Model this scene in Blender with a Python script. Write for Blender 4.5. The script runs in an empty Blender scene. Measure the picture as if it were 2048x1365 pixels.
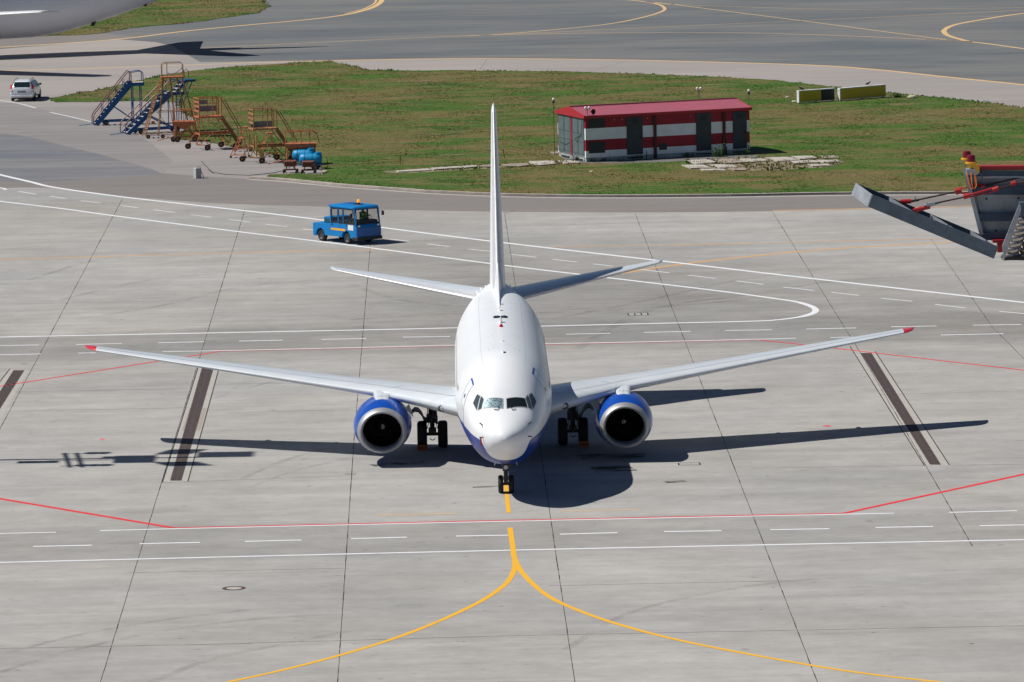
import bpy, bmesh, math, random
import numpy as np
from mathutils import Vector, Matrix
random.seed(7)
R = math.radians
scn = bpy.context.scene
COL = scn.collection

# ------------------------------------------------------------------ camera
FPX = 11259.6                      # focal length in pixels of the 2048 px wide photograph
CAM = Vector((-1.6332, -214.4844, 32.839)); YAW, PIT, ROL = 0.0092, 0.125, -0.0205
_F = Vector((math.sin(YAW)*math.cos(PIT), math.cos(YAW)*math.cos(PIT), -math.sin(PIT)))
_R = Vector((math.cos(YAW), -math.sin(YAW), 0)); _U = _R.cross(_F)
CR = math.cos(ROL)*_R + math.sin(ROL)*_U; CU = -math.sin(ROL)*_R + math.cos(ROL)*_U
cam = bpy.data.cameras.new('camera'); co = bpy.data.objects.new('camera', cam); COL.objects.link(co)
m3 = Matrix((CR, CU, -_F)).transposed()
co.matrix_world = Matrix.Translation(CAM) @ m3.to_4x4()
cam.sensor_width = 36; cam.lens = 36*FPX/2048; cam.clip_start = 1; cam.clip_end = 5000
scn.camera = co

def at(u, v, z=0.0):               # ground (or height z) point seen at pixel u, v of the photograph
    d = _F + CR*((u-1024)/FPX) - CU*((v-682.5)/FPX)
    t = (z-CAM.z)/d.z
    p = CAM + d*t
    return Vector((p.x, p.y, z))
def aty(u, v, y):                  # point in the upright plane Y = y
    d = _F + CR*((u-1024)/FPX) - CU*((v-682.5)/FPX)
    return CAM + d*((y-CAM.y)/d.y)

# ------------------------------------------------------------------ world, sun, exposure
SUN_EL = math.atan2(1, 0.76); TRAVEL = Vector((0.765, -0.045, -1)).normalized()
w = bpy.data.worlds.new('World'); scn.world = w; w.use_nodes = True
nt = w.node_tree; sky = nt.nodes.new('ShaderNodeTexSky'); sky.sky_type = 'NISHITA'; sky.sun_disc = False
sky.sun_elevation = SUN_EL; sky.sun_rotation = R(266.6); sky.air_density = 0.75; sky.dust_density = 0.2; sky.ozone_density = 4.0
bg = nt.nodes['Background']; bg.inputs[1].default_value = 0.05
nt.links.new(sky.outputs[0], bg.inputs[0])
sl = bpy.data.lights.new('sun', 'SUN'); sl.energy = 5.0; sl.angle = R(0.5); sl.color = (1, 0.955, 0.89)
so = bpy.data.objects.new('sun', sl); COL.objects.link(so); so.location = (-60, 0, 80)
so.rotation_euler = TRAVEL.to_track_quat('-Z', 'Y').to_euler()
scn.view_settings.view_transform = 'Standard'; scn.view_settings.look = 'None'
scn.view_settings.exposure = -0.08; scn.view_settings.gamma = 1.0

# ------------------------------------------------------------------ material helpers
MATS = {}
def mat(name, col, rough=0.6, metal=0.0, coat=0.0, vary=0.12, scale=3.0, bump=0.0, stretch=(1, 1, 1), spec=0.5, dirt=None):
    if name in MATS: return MATS[name]
    m = bpy.data.materials.new(name); m.use_nodes = True; MATS[name] = m
    n, l = m.node_tree.nodes, m.node_tree.links; b = n['Principled BSDF']
    b.inputs['Roughness'].default_value = rough; b.inputs['Metallic'].default_value = metal
    b.inputs['Coat Weight'].default_value = coat; b.inputs['Coat Roughness'].default_value = 0.08
    b.inputs['Specular IOR Level'].default_value = spec
    tc = n.new('ShaderNodeTexCoord'); mp = n.new('ShaderNodeMapping'); mp.inputs['Scale'].default_value = stretch
    l.new(tc.outputs['Object'], mp.inputs[0])
    no = n.new('ShaderNodeTexNoise'); no.inputs['Scale'].default_value = scale; no.inputs['Detail'].default_value = 6
    l.new(mp.outputs[0], no.inputs[0])
    mr = n.new('ShaderNodeMapRange'); mr.inputs[1].default_value = 0.3; mr.inputs[2].default_value = 0.7
    mr.inputs[3].default_value = 1-vary; mr.inputs[4].default_value = 1+vary
    l.new(no.outputs[0], mr.inputs[0])
    vm = n.new('ShaderNodeVectorMath'); vm.operation = 'SCALE'; vm.inputs[0].default_value = col
    l.new(mr.outputs[0], vm.inputs['Scale']); out = vm.outputs[0]
    if dirt:
        n2 = n.new('ShaderNodeTexNoise'); n2.inputs['Scale'].default_value = dirt[1]; n2.inputs['Detail'].default_value = 8; n2.inputs['Roughness'].default_value = 0.65
        l.new(mp.outputs[0], n2.inputs[0])
        m2 = n.new('ShaderNodeMapRange'); m2.inputs[1].default_value = dirt[2]; m2.inputs[2].default_value = dirt[2]+0.12; m2.inputs[4].default_value = dirt[3]
        l.new(n2.outputs[0], m2.inputs[0])
        mx = n.new('ShaderNodeMix'); mx.data_type = 'RGBA'; l.new(m2.outputs[0], mx.inputs[0]); l.new(out, mx.inputs[6]); mx.inputs[7].default_value = (*dirt[0], 1)
        out = mx.outputs[2]
    l.new(out, b.inputs['Base Color'])
    if bump:
        bp = n.new('ShaderNodeBump'); bp.inputs['Strength'].default_value = bump; bp.inputs['Distance'].default_value = 0.02
        l.new(no.outputs[0], bp.inputs['Height']); l.new(bp.outputs[0], b.inputs['Normal'])
    return m
def glass(name, col=(0.02, 0.03, 0.035), rough=0.04, alpha=1.0):
    m = mat(name, col, rough, vary=0.05, spec=0.7)
    m.node_tree.nodes['Principled BSDF'].inputs['Alpha'].default_value = alpha
    return m

# ------------------------------------------------------------------ mesh builder
class MB:
    def __init__(s): s.v = []; s.f = []; s.mi = []; s.m = 0
    def add(s, vs, fs):
        o = len(s.v); s.v += [tuple(p) for p in vs]
        for f in fs: s.f.append([i+o for i in f]); s.mi.append(s.m)
        return s
    def par(s, o, a, b, c):        # parallelepiped from corner o with edge vectors a, b, c
        o, a, b, c = map(Vector, (o, a, b, c))
        vs = [o, o+a, o+a+b, o+b, o+c, o+a+c, o+a+b+c, o+b+c]
        fs = [[0, 3, 2, 1], [4, 5, 6, 7], [0, 1, 5, 4], [1, 2, 6, 5], [2, 3, 7, 6], [3, 0, 4, 7]]
        if a.cross(b).dot(c) < 0: fs = [f[::-1] for f in fs]
        return s.add(vs, fs)
    def box(s, x0, x1, y0, y1, z0, z1): return s.par((x0, y0, z0), (x1-x0, 0, 0), (0, y1-y0, 0), (0, 0, z1-z0))
    def rings(s, rs, closed=True, cap=True):
        n = len(rs[0]); vs = [p for r in rs for p in r]; fs = []
        for i in range(len(rs)-1):
            for j in range(n if closed else n-1):
                k = (j+1) % n; fs.append([i*n+j, i*n+k, (i+1)*n+k, (i+1)*n+j])
        if cap and closed: fs.append(list(range(n))[::-1]); fs.append([(len(rs)-1)*n+j for j in range(n)])
        return s.add(vs, fs)
    def tube(s, p0, p1, r, n=8, r2=None):
        p0, p1 = Vector(p0), Vector(p1); d = (p1-p0)
        if d.length < 1e-6: return s
        d.normalize(); a = d.orthogonal().normalized(); b = d.cross(a); r2 = r if r2 is None else r2
        cs = [(math.cos(2*math.pi*k/n), math.sin(2*math.pi*k/n)) for k in range(n)]
        return s.rings([[p0+(a*c+b*q)*r for c, q in cs], [p1+(a*c+b*q)*r2 for c, q in cs]])
    def path(s, ps, r, n=6, closed=False):
        ps = [Vector(p) for p in ps]; rs = []; a = None
        for i, p in enumerate(ps):
            d = (ps[min(i+1, len(ps)-1)]-ps[max(i-1, 0)]).normalized()
            a = d.orthogonal().normalized() if a is None else (a-d*a.dot(d)).normalized()
            b = d.cross(a)
            rs.append([p+(a*math.cos(2*math.pi*k/n)+b*math.sin(2*math.pi*k/n))*r for k in range(n)])
        return s.rings(rs)
    def lathe(s, prof, o, ax, n=20, cap=True):   # prof: (distance along axis, radius)
        o, ax = Vector(o), Vector(ax).normalized(); a = ax.orthogonal().normalized(); b = ax.cross(a)
        return s.rings([[o+ax*h+(a*math.cos(2*math.pi*k/n)+b*math.sin(2*math.pi*k/n))*max(r, 1e-4) for k in range(n)] for h, r in prof], cap=cap)
    def prism(s, poly, vec):
        vec = Vector(vec); p = [Vector(q) for q in poly]; n = len(p)
        nrm = sum(((p[i]-p[0]).cross(p[i+1]-p[0]) for i in range(1, n-1)), Vector())
        if nrm.dot(vec) < 0: p = p[::-1]
        return s.add(p+[q+vec for q in p], [list(range(n))[::-1], [n+i for i in range(n)]]+[[i, (i+1) % n, n+(i+1) % n, n+i] for i in range(n)])
    def ball(s, c, r, n=10, m=7, sc=(1, 1, 1)):
        c = Vector(c)
        return s.rings([[c+Vector((math.cos(2*math.pi*k/n)*math.sin(t)*sc[0], math.sin(2*math.pi*k/n)*math.sin(t)*sc[1], -math.cos(t)*sc[2]))*r for k in range(n)]
                        for t in [max(0.03, min(math.pi-0.03, math.pi*i/m)) for i in range(m+1)]])
    def grid(s, g):                # g: rows of points
        n = len(g[0]); return s.add([p for r in g for p in r], [[i*n+j, i*n+j+1, (i+1)*n+j+1, (i+1)*n+j] for i in range(len(g)-1) for j in range(n-1)])
    def mesh(s, name, mats, ang=35):
        me = bpy.data.meshes.new(name); me.from_pydata(s.v, [], s.f)
        for q in (mats if isinstance(mats, (list, tuple)) else [mats]): me.materials.append(q)
        me.polygons.foreach_set('material_index', s.mi)
        if ang:
            me.polygons.foreach_set('use_smooth', [True]*len(me.polygons)); me.set_sharp_from_angle(angle=R(ang))
        me.update(); return me
    def build(s, name, mats, parent=None, ang=35, bevel=0, label=None):
        o = bpy.data.objects.new(name, s.mesh(name, mats, ang)); COL.objects.link(o); o.parent = parent
        if label: o['label'] = label
        if bevel:
            b = o.modifiers.new('bevel', 'BEVEL'); b.width = bevel; b.segments = 2; b.limit_method = 'ANGLE'; b.angle_limit = R(40)
        return o

def thing(name, label, cat, loc=(0, 0, 0), rz=0.0, group=None):
    o = bpy.data.objects.new(name, None); COL.objects.link(o); o.location = loc; o.rotation_euler = (0, 0, rz); o.empty_display_size = 0.3
    return tag(o, label, cat, group)
def tag(o, label, cat, group=None):
    o['label'] = label; o['category'] = cat
    if group: o['group'] = group
    return o
def kind(o, k, label=None):
    o['kind'] = k
    if label: o['label'] = label
    return o
def dup(o, parent=None):
    c = o.copy(); COL.objects.link(c); c.parent = parent
    for ch in list(o.children): dup(ch, c)
    return c
def redo(root, loc, rz, label, group=None):
    c = dup(root); c.location = loc; c.rotation_euler = (0, 0, rz); c['label'] = label
    if group: c['group'] = group
    return c

# ------------------------------------------------------------------ ground materials
class G:
    def __init__(s, name):
        s.m = bpy.data.materials.new(name); s.m.use_nodes = True; s.n = s.m.node_tree.nodes; s.l = s.m.node_tree.links
        s.b = s.n['Principled BSDF']; s.tc = s.n.new('ShaderNodeTexCoord'); s.pos = s.tc.outputs['Object']
        sx = s.n.new('ShaderNodeSeparateXYZ'); s.l.new(s.pos, sx.inputs[0]); s.x, s.y = sx.outputs[0], sx.outputs[1]
    def put(s, i, v):
        if isinstance(v, (int, float, tuple)): i.default_value = v
        else: s.l.new(v, i)
    def math(s, op, a, b=0.0, c=0.0, clamp=False):
        q = s.n.new('ShaderNodeMath'); q.operation = op; q.use_clamp = clamp
        for i, v in enumerate((a, b, c)): s.put(q.inputs[i], v)
        return q.outputs[0]
    def noise(s, scale=(1, 1, 1), detail=5, rough=0.55, off=(0, 0, 0), rot=0.0):
        mp = s.n.new('ShaderNodeMapping'); s.l.new(s.pos, mp.inputs[0]); mp.inputs['Scale'].default_value = scale; mp.inputs['Location'].default_value = off
        mp.inputs['Rotation'].default_value = (0, 0, rot)
        q = s.n.new('ShaderNodeTexNoise'); q.inputs['Scale'].default_value = 1; q.inputs['Detail'].default_value = detail; q.inputs['Roughness'].default_value = rough
        s.l.new(mp.outputs[0], q.inputs[0]); return q.outputs[0]
    def remap(s, v, a, b, c, d):
        q = s.n.new('ShaderNodeMapRange')
        s.put(q.inputs[0], v)
        for i, k in enumerate((a, b, c, d)): q.inputs[i+1].default_value = k
        return q.outputs[0]
    def smooth(s, v, a, b, c=0.0, d=1.0):
        q = s.n.new('ShaderNodeMapRange'); q.interpolation_type = 'SMOOTHSTEP'; s.put(q.inputs[0], v)
        for i, k in enumerate((a, b, c, d)): q.inputs[i+1].default_value = k
        return q.outputs[0]
    def mix(s, f, a, b):
        q = s.n.new('ShaderNodeMix'); q.data_type = 'RGBA'; s.put(q.inputs[0], f); s.put(q.inputs[6], (*a, 1) if isinstance(a, tuple) else a); s.put(q.inputs[7], (*b, 1) if isinstance(b, tuple) else b)
        return q.outputs[2]
    def scale(s, col, f):
        q = s.n.new('ShaderNodeVectorMath'); q.operation = 'SCALE'; s.put(q.inputs[0], col); s.put(q.inputs['Scale'], f); return q.outputs[0]
    def mul(s, *fs):
        o = fs[0]
        for f in fs[1:]: o = s.math('MULTIPLY', o, f)
        return o
    def band(s, v, a, b, soft):   # 1 between a and b
        return s.mul(s.smooth(v, a-soft, a+soft), s.smooth(v, b-soft, b+soft, 1.0, 0.0))
    def done(s, col, rough=0.9, bump=None, bs=0.3):
        s.put(s.b.inputs['Base Color'], col); s.b.inputs['Roughness'].default_value = rough; s.b.inputs['Specular IOR Level'].default_value = 0.25
        if bump is not None:
            q = s.n.new('ShaderNodeBump'); q.inputs['Strength'].default_value = bs; q.inputs['Distance'].default_value = 0.03
            s.l.new(bump, q.inputs['Height']); s.l.new(q.outputs[0], s.b.inputs['Normal'])
        return s.m

def concrete():
    g = G('apron_concrete')
    big = g.noise((0.035, 0.05, 1), 3); med = g.noise((0.12, 0.16, 1), 6, 0.62, (3, 7, 0)); st = g.noise((0.42, 0.50, 1), 8, 0.70, (9, 1, 0), 0.10)
    st2 = g.noise((0.10, 0.7, 1), 7, 0.65, (31, 4, 0), 0.85); st3 = g.noise((0.10, 0.7, 1), 7, 0.65, (51, 24, 0), -0.80)
    fine = g.noise((2.2, 4, 1), 5, 0.7)
    f = g.mul(g.remap(big, 0.3, 0.7, 0.92, 1.07), g.remap(med, 0.3, 0.7, 0.91, 1.08), g.remap(st, 0.3, 0.7, 0.88, 1.09), g.remap(st2, 0.3, 0.7, 0.92, 1.07), g.remap(st3, 0.3, 0.7, 0.93, 1.06), g.remap(fine, 0.25, 0.75, 0.93, 1.06))
    # slabs of slightly different age
    x0 = at(675, 1365).x
    fx = g.math('FLOOR', g.math('DIVIDE', g.math('SUBTRACT', g.x, x0), 8.0)); fy = g.math('FLOOR', g.math('DIVIDE', g.math('ADD', g.y, 200.0), 7.3))
    wn = g.n.new('ShaderNodeTexWhiteNoise'); wn.noise_dimensions = '2D'; cb = g.n.new('ShaderNodeCombineXYZ'); g.l.new(fx, cb.inputs[0]); g.l.new(fy, cb.inputs[1]); g.l.new(cb.outputs[0], wn.inputs['Vector'])
    f = g.mul(f, g.remap(wn.outputs[0], 0, 1, 0.975, 1.025))
    # faint transverse saw cuts
    fr = g.math('FRACT', g.math('DIVIDE', g.math('ADD', g.y, 200.0), 7.3)); cut = g.math('GREATER_THAN', fr, 0.9945)
    cn = g.remap(g.noise((0.25, 0.5, 1), 3, 0.5, (5, 5, 0)), 0.4, 0.6, 0.0, 0.35)
    f = g.mul(f, g.math('SUBTRACT', 1.0, g.mul(cut, cn)))
    wob = g.remap(med, 0.3, 0.7, -2.0, 2.0); yw = g.math('ADD', g.y, wob)
    # rubber-darkened vehicle lanes and taxi areas
    l1 = g.band(yw, at(1024, 700).y, at(1024, 645).y, 1.8); l2 = g.band(g.math('ADD', g.y, g.remap(med, .3, .7, -.8, .8)), at(1024, 1105).y, at(1024, 1040).y, 1.0)
    a, b = at(0, 378), at(2048, 630); n = Vector((-(b-a).y, (b-a).x, 0)).normalized(); dd = g.math('ADD', g.math('ADD', g.math('MULTIPLY', g.x, n.x), g.math('MULTIPLY', g.y, n.y)), g.math('ADD', wob, -a.dot(n)))
    l3 = g.band(dd, -9.0, 8.0, 3.0)
    wedge = g.mul(g.smooth(dd, 2.0, -10.0), g.smooth(g.x, -14.0, 2.0), g.smooth(yw, 50.0, 58.0))
    dx = g.math('MULTIPLY', g.math('ADD', g.x, -3.0), 0.09); dy = g.math('MULTIPLY', g.math('ADD', g.y, -62.0), 0.06)
    blob = g.smooth(g.math('ADD', g.mul(dx, dx), g.mul(dy, dy)), 1.6, 0.1)
    dk = g.mul(g.math('SUBTRACT', 1.0, g.mul(l1, 0.24)), g.math('SUBTRACT', 1.0, g.mul(l2, 0.16)), g.math('SUBTRACT', 1.0, g.mul(l3, 0.10)), g.math('SUBTRACT', 1.0, g.mul(wedge, 0.20)), g.math('SUBTRACT', 1.0, g.mul(blob, 0.10)))
    f = g.mul(f, dk)
    # dark scuffs and small stains
    sp = g.noise((0.5, 1.7, 1), 4, 0.6, (40, 8, 0)); f = g.mul(f, g.smooth(sp, 0.66, 0.74, 1.0, 0.78))
    sp2 = g.noise((1.4, 2.3, 1), 3, 0.6, (70, 3, 0)); f = g.mul(f, g.smooth(sp2, 0.67, 0.73, 1.0, 0.58)); f = g.mul(f, g.remap(g.noise((1.1, 1.5, 1), 7, 0.75, (12, 44, 0)), 0.3, 0.7, 0.945, 1.05)); cr = g.noise((0.10, 2.6, 1), 6, 0.6, (90, 6, 0), 0.02); f = g.mul(f, g.smooth(cr, 0.66, 0.70, 1.0, 0.86)); f = g.mul(f, g.smooth(cr, 0.30, 0.34, 1.07, 1.0))
    lt = g.noise((0.35, 1.2, 1), 5, 0.7, (14, 88, 0)); f = g.mul(f, g.smooth(lt, 0.62, 0.75, 1.0, 1.10))
    col = g.mix(g.remap(g.noise((0.06, 0.1, 1), 4, 0.5, (17, 3, 0)), 0.35, 0.65, 0, 1), (0.388, 0.375, 0.352), (0.372, 0.366, 0.356))
    return g.done(g.scale(col, f), 0.9, g.noise((6, 6, 1), 4), 0.12)
def asphalt(name, col, col2, vary=0.10, seed=0, rub=0.0):
    g = G(name)
    big = g.noise((0.04, 0.09, 1), 4, 0.55, (seed, 5, 0)); st = g.noise((0.10, 0.7, 1), 8, 0.62, (seed, 1, 0), 0.05); fine = g.noise((2, 5, 1), 6, 0.7)
    f = g.mul(g.remap(st, 0.3, 0.7, 1-vary, 1+vary), g.remap(fine, 0.25, 0.75, 0.93, 1.07))
    if rub: f = g.mul(f, g.smooth(g.noise((0.05, 0.35, 1), 6, 0.65, (seed+9, 2, 0), -0.10), 0.55, 0.72, 1.0, 1-rub))
    c = g.mix(g.remap(big, 0.38, 0.62, 0, 1), col, col2)
    return g.done(g.scale(c, f), 0.88, g.noise((5, 5, 1), 4), 0.2)
def paint(name, col, wear=0.35):
    g = G(name); n1 = g.noise((1.3, 2.5, 1), 8, 0.7); n2 = g.noise((0.2, 0.3, 1), 4)
    k = g.mul(g.smooth(n1, 0.50, 0.68), g.remap(n2, 0.35, 0.65, 0.2, 1.0), wear*1.6)
    return g.done(g.mix(k, col, (0.27, 0.26, 0.245)), 0.75)
M_conc = concrete()
M_asph_far = asphalt('far_taxiway_asphalt', (0.118, 0.132, 0.143), (0.170, 0.172, 0.170), 0.14, 3, 0.25)
M_asph_old = asphalt('shoulder_asphalt', (0.225, 0.205, 0.193), (0.205, 0.192, 0.184), 0.08, 11)
M_conc_pink = asphalt('taxiway_shoulder_concrete', (0.345, 0.312, 0.292), (0.300, 0.280, 0.268), 0.06, 21)
M_park = asphalt('equipment_stand_asphalt', (0.31, 0.288, 0.277), (0.262, 0.247, 0.242), 0.12, 33, 0.3)
M_park2 = asphalt('worn_stand_asphalt', (0.262, 0.248, 0.243), (0.225, 0.215, 0.215), 0.13, 71, 0.15)
M_blue = asphalt('dark_patch_asphalt', (0.150, 0.160, 0.180), (0.225, 0.218, 0.218), 0.16, 55)
M_white = paint('white_paint', (0.74, 0.76, 0.78), 0.25); M_whitef = paint('faded_white_paint', (0.60, 0.61, 0.62), 0.5)
M_yel = paint('yellow_paint', (0.80, 0.43, 0.03), 0.22); M_org = paint('orange_paint', (0.66, 0.37, 0.15), 0.5); M_yelf = paint('faded_yellow_paint', (0.66, 0.44, 0.21), 0.35)
M_red = paint('red_paint', (0.70, 0.045, 0.055), 0.2); M_joint = paint('joint_sealant', (0.035, 0.033, 0.03), 0.12); M_jointf = paint('saw_cut', (0.13, 0.125, 0.115), 0.8)

# ------------------------------------------------------------------ sheets and painted lines
def catmull(P, k=6):
    P = [Vector(p) for p in P]
    if len(P) < 3: return P
    Q = [P[0]*2-P[1]]+P+[P[-1]*2-P[-2]]; out = []
    for i in range(1, len(Q)-2):
        a, b, c, d = Q[i-1:i+3]
        for j in range(k):
            t = j/k; out.append(0.5*((2*b)+(c-a)*t+(2*a-5*b+4*c-d)*t*t+(3*b-a-3*c+d)*t**3))
    out.append(P[-1]); return out
def strip(mb, P, w, z):
    P = [Vector((p.x, p.y, z)) for p in P]; L = []; Rr = []
    for i, p in enumerate(P):
        d = (P[min(i+1, len(P)-1)]-P[max(i-1, 0)]).normalized(); n = Vector((-d.y, d.x, 0))
        L.append(p+n*w/2); Rr.append(p-n*w/2)
    for i in range(len(P)-1): mb.add([Rr[i], Rr[i+1], L[i+1], L[i]], [[0, 1, 2, 3]])
def pxline(mb, pts, w, z, curve=True):
    if 0.09 < w: w *= 0.82 if pts[0][1] > 300 else 0.66
    P = [at(u, v) for u, v in pts]; strip(mb, catmull(P) if curve and len(P) > 2 else P, w, z)
from mathutils.geometry import tessellate_polygon
def sheet(name, P, z, m, k='structure', sub=0):
    P = [Vector((p.x, p.y, z)) for p in P]
    tri = tessellate_polygon([P]); me = bpy.data.meshes.new(name)
    fs = []
    for a, b, c in tri:
        fs.append((a, b, c) if (P[b]-P[a]).cross(P[c]-P[a]).z > 0 else (a, c, b))
    me.from_pydata([tuple(p) for p in P], [], fs); me.materials.append(m)
    o = bpy.data.objects.new(name, me); COL.objects.link(o); o['kind'] = k; return o
def rag(P, step, amp, seed=1):      # roughen a closed outline the way a grass edge is rough
    rnd = random.Random(seed); out = []
    for i, p in enumerate(P):
        q = P[(i+1) % len(P)]; n = max(1, int((q-p).length/step))
        for j in range(n):
            t = p.lerp(q, j/n); out.append(t+Vector((rnd.uniform(-1, 1)*amp, rnd.uniform(-1, 1)*amp*1.5, 0)))
    return out

sheet('ground', [Vector((-700, -500, 0)), Vector((700, -500, 0)), Vector((700, 2500, 0)), Vector((-700, 2500, 0))], 0, M_conc)
edge = [(-200, 386), (38, 375.6), (113, 376), (180, 384), (246, 393.5), (410, 406), (520, 410.5), (639, 413.5), (762, 420), (1011, 424.5), (1264, 425.5), (1528, 423.5), (1800, 417), (2048, 412), (2300, 407)]
ep = [at(*p) for p in edge]
sheet('asphalt_road', ep+[Vector((140, 300, 0)), Vector((140, 900, 0)), Vector((-250, 900, 0)), Vector((-250, 150, 0))], 0.004, M_asph_old)
far = [(-300, 96), (0, 98), (230, 78), (310, 84), (345, 92), (400, 124), (620, 121), (796, 118), (972, 117), (1183, 119), (1340, 121.7), (1616, 129.7), (1755, 139), (1893, 154), (2048, 169), (2400, 205)]
sheet('taxiway', [at(*p) for p in far]+[Vector((160, 900, 0)), Vector((-250, 900, 0))], 0.012, M_asph_far)
sheet('taxiway_shoulder', [at(*p) for p in [(-300, 97.5), (0, 99), (230, 79), (312, 85), (346, 93), (400, 125), (620, 122), (796, 119), (972, 118), (1183, 120), (1340, 122.7), (1616, 130.7), (1755, 140), (1893, 155), (2048, 170), (2400, 206), (2400, 290), (2048, 230), (1800, 200), (1340, 160), (700, 160), (500, 160), (300, 195), (90, 205), (0, 208), (-300, 215)]], 0.008, M_conc_pink)
sheet('equipment_stand_pavement', [at(*p) for p in [(-300, 240), (0, 206), (90, 204), (400, 200), (660, 320), (660, 352), (530, 360), (390, 352), (300, 345), (330, 320), (300, 300), (220, 270), (120, 262), (0, 262), (-300, 280)]], 0.0085, M_park)
sheet('dark_asphalt_patch', [at(*p) for p in [(-300, 268), (0, 269), (40, 272), (75, 279), (130, 293), (200, 310), (262, 328), (318, 344), (326, 349), (290, 353), (200, 357), (150, 361), (60, 366), (-300, 345)]], 0.0105, M_blue)
sheet('worn_asphalt_patch', [at(*p) for p in [(-300, 200), (0, 205), (30, 207), (95, 222), (170, 240), (250, 256), (300, 285), (345, 322), (330, 346), (262, 327), (200, 309), (130, 292), (75, 278), (40, 271), (0, 268), (-300, 267)]], 0.0095, M_park2)
p_up = [(-300, 95), (0, 96), (224, 81), (270, 74), (212, 68), (0, 75), (-300, 80)]
sheet('worn_taxiway_edge', [at(*p) for p in p_up], 0.014, M_asph_old)

def lines(name, mtl, w, z, L, curve=True, label=None):
    mb = MB()
    for e in L:
        ww = w; zz = z
        if isinstance(e, dict): ww = e['w']; zz = e.get('z', z); e = e['p']
        pxline(mb, e, ww, zz, curve)
    return kind(mb.build(name, mtl, ang=0), 'structure')
dash = lambda s, ox, oy, k: [[(ox+a/k, oy+b/k), (ox+c/k, oy+d/k)] for a, b, c, d in s]
lines('service_road_lines', M_white, 0.30, 0.020, [
    {'w': 0.42, 'p': [(-60, 335), (0, 350), (60, 364), (110, 375.5), (250, 395), (490, 422), (640, 440), (760, 455), (982, 483), (1324, 522.5), (1610, 556), (2048, 605.5), (2200, 622)]},
    {'w': 0.36, 'p': [(-60, 394), (0, 403), (130, 418.5), (227, 432), (478, 464), (700, 491), (980, 527.6), (1144, 547.5), (1300, 566), (1450, 584), (1556, 598.5), (1592, 604), (1615, 610), (1628, 616), (1632, 621.5), (1627, 627), (1613, 632), (1592, 635.7), (1556, 640), (1504, 643), (1300, 647.7), (1085, 652.8), (912, 656.3), (700, 661), (0, 674.7), (-60, 676)]},
    {'w': 0.30, 'p': [(1600, 606.5), (1613, 610.5), (1626, 616), (1630, 621.5), (1625, 626.5), (1612, 631), (1598, 634.5)], 'z': 0.0245},
    {'w': 0.26, 'p': [(-60, 1127), (0, 1125.5), (1020, 1101), (2048, 1080), (2100, 1079)]},
    {'w': 0.22, 'p': [(200, 1062), (345, 1058.2), (1020, 1043), (1689, 1029), (1788, 1027)]},
    {'w': 0.20, 'p': [(-20, 1068), (112, 1065)]}, {'w': 0.22, 'p': [(1898, 1025.5), (2034, 1022)]},
    {'w': 0.24, 'p': [(-20, 710.5), (82, 708.5)]}, {'w': 0.22, 'p': [(156, 706.8), (192, 706.2)]},
    {'w': 0.24, 'p': [(325, 703.7), (437, 702), (700, 696), (909, 691), (1093, 688), (1300, 684), (1517, 679), (1592, 677)]},
    {'w': 0.22, 'p': [(1661, 675.8), (1714, 674.4)]}, {'w': 0.26, 'p': [(1882, 670.7), (2007, 668)]},
    {'w': 0.25, 'p': [(-60, 368), (0, 376), (12, 380)]}], curve=True)
D = dash([(0, 151, 228, 148), (445, 145, 713, 139), (927, 135, 1195, 129), (1398, 125, 1656, 120), (1882, 115, 2145, 110)], 0, 640, 2.926)
D += dash([(310, 863, 585, 859), (1263, 846, 1523, 840), (1722, 835, 1993, 829)], 700, 380, 2.926)
D += dash([(412, 771, 668, 767), (857, 763, 1130, 757), (1320, 751, 1570, 746), (1768, 742, 2033, 738)], 1300, 380, 2.738)
D += [[(66, 1093.5), (184, 1091)], [(279, 1088), (400, 1085.5)], [(490, 1083.5), (603, 1080.5)], [(702, 1078), (814, 1075)], [(912, 1072.8), (1016, 1071)], [(1120, 1069), (1235, 1066)], [(1328, 1064), (1443, 1062)], [(1540, 1060), (1659, 1058)], [(1751, 1055.5), (1866, 1053.5)], [(1959, 1052), (2070, 1050)]]
lines('lane_dashes', M_white, 0.24, 0.020, D, False)
lines('worn_road_line', M_whitef, 0.30, 0.020, [[(-60, 192), (0, 201), (40, 208), (72, 217)], [(100, 225), (140, 234), (182, 244)]])
D = dash([(110, 98, 215, 115), (285, 125, 385, 140), (472, 152, 588, 165), (708, 180, 810, 194), (897, 205, 1025, 221), (1115, 234, 1240, 249), (1338, 262, 1465, 277), (1555, 290, 1683, 305), (1770, 317, 1885, 329)], 0, 350, 2.926)
D += dash([(230, 288, 345, 302), (450, 317, 583, 333), (690, 347, 820, 361), (945, 378, 1092, 396), (1182, 406, 1330, 424), (1420, 434, 1540, 447), (1700, 466, 1868, 487)], 700, 380, 2.926)
D += dash([(208, 468, 360, 486), (472, 499, 622, 519), (730, 533, 900, 552), (992, 562, 1145, 579), (1267, 595, 1437, 611), (1560, 628, 1730, 648), (1912, 666, 2080, 682)], 1300, 380, 2.738)
lines('worn_lane_dashes', M_whitef, 0.27, 0.020, D, False)
lines('red_stand_line', M_red, 0.20, 0.024, [
    {'w': 0.20, 'p': [(-40, 780), (0, 773), (442, 703)]}, {'w': 0.11, 'p': [(442, 703.2), (912, 693), (1093, 689.8), (1300, 685.6), (1517, 680.6)]}, {'w': 0.20, 'p': [(1517, 680.2), (1611, 690.5), (1673, 697.4), (2048, 741), (2100, 747)]},
    {'w': 0.30, 'p': [(-40, 991), (0, 998), (346, 1056.2)]}, {'w': 0.20, 'p': [(346, 1056.2), (1020, 1041.2), (1689, 1027)]}, {'w': 0.30, 'p': [(1689, 1027), (2048, 949), (2100, 938)]}], False)
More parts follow.
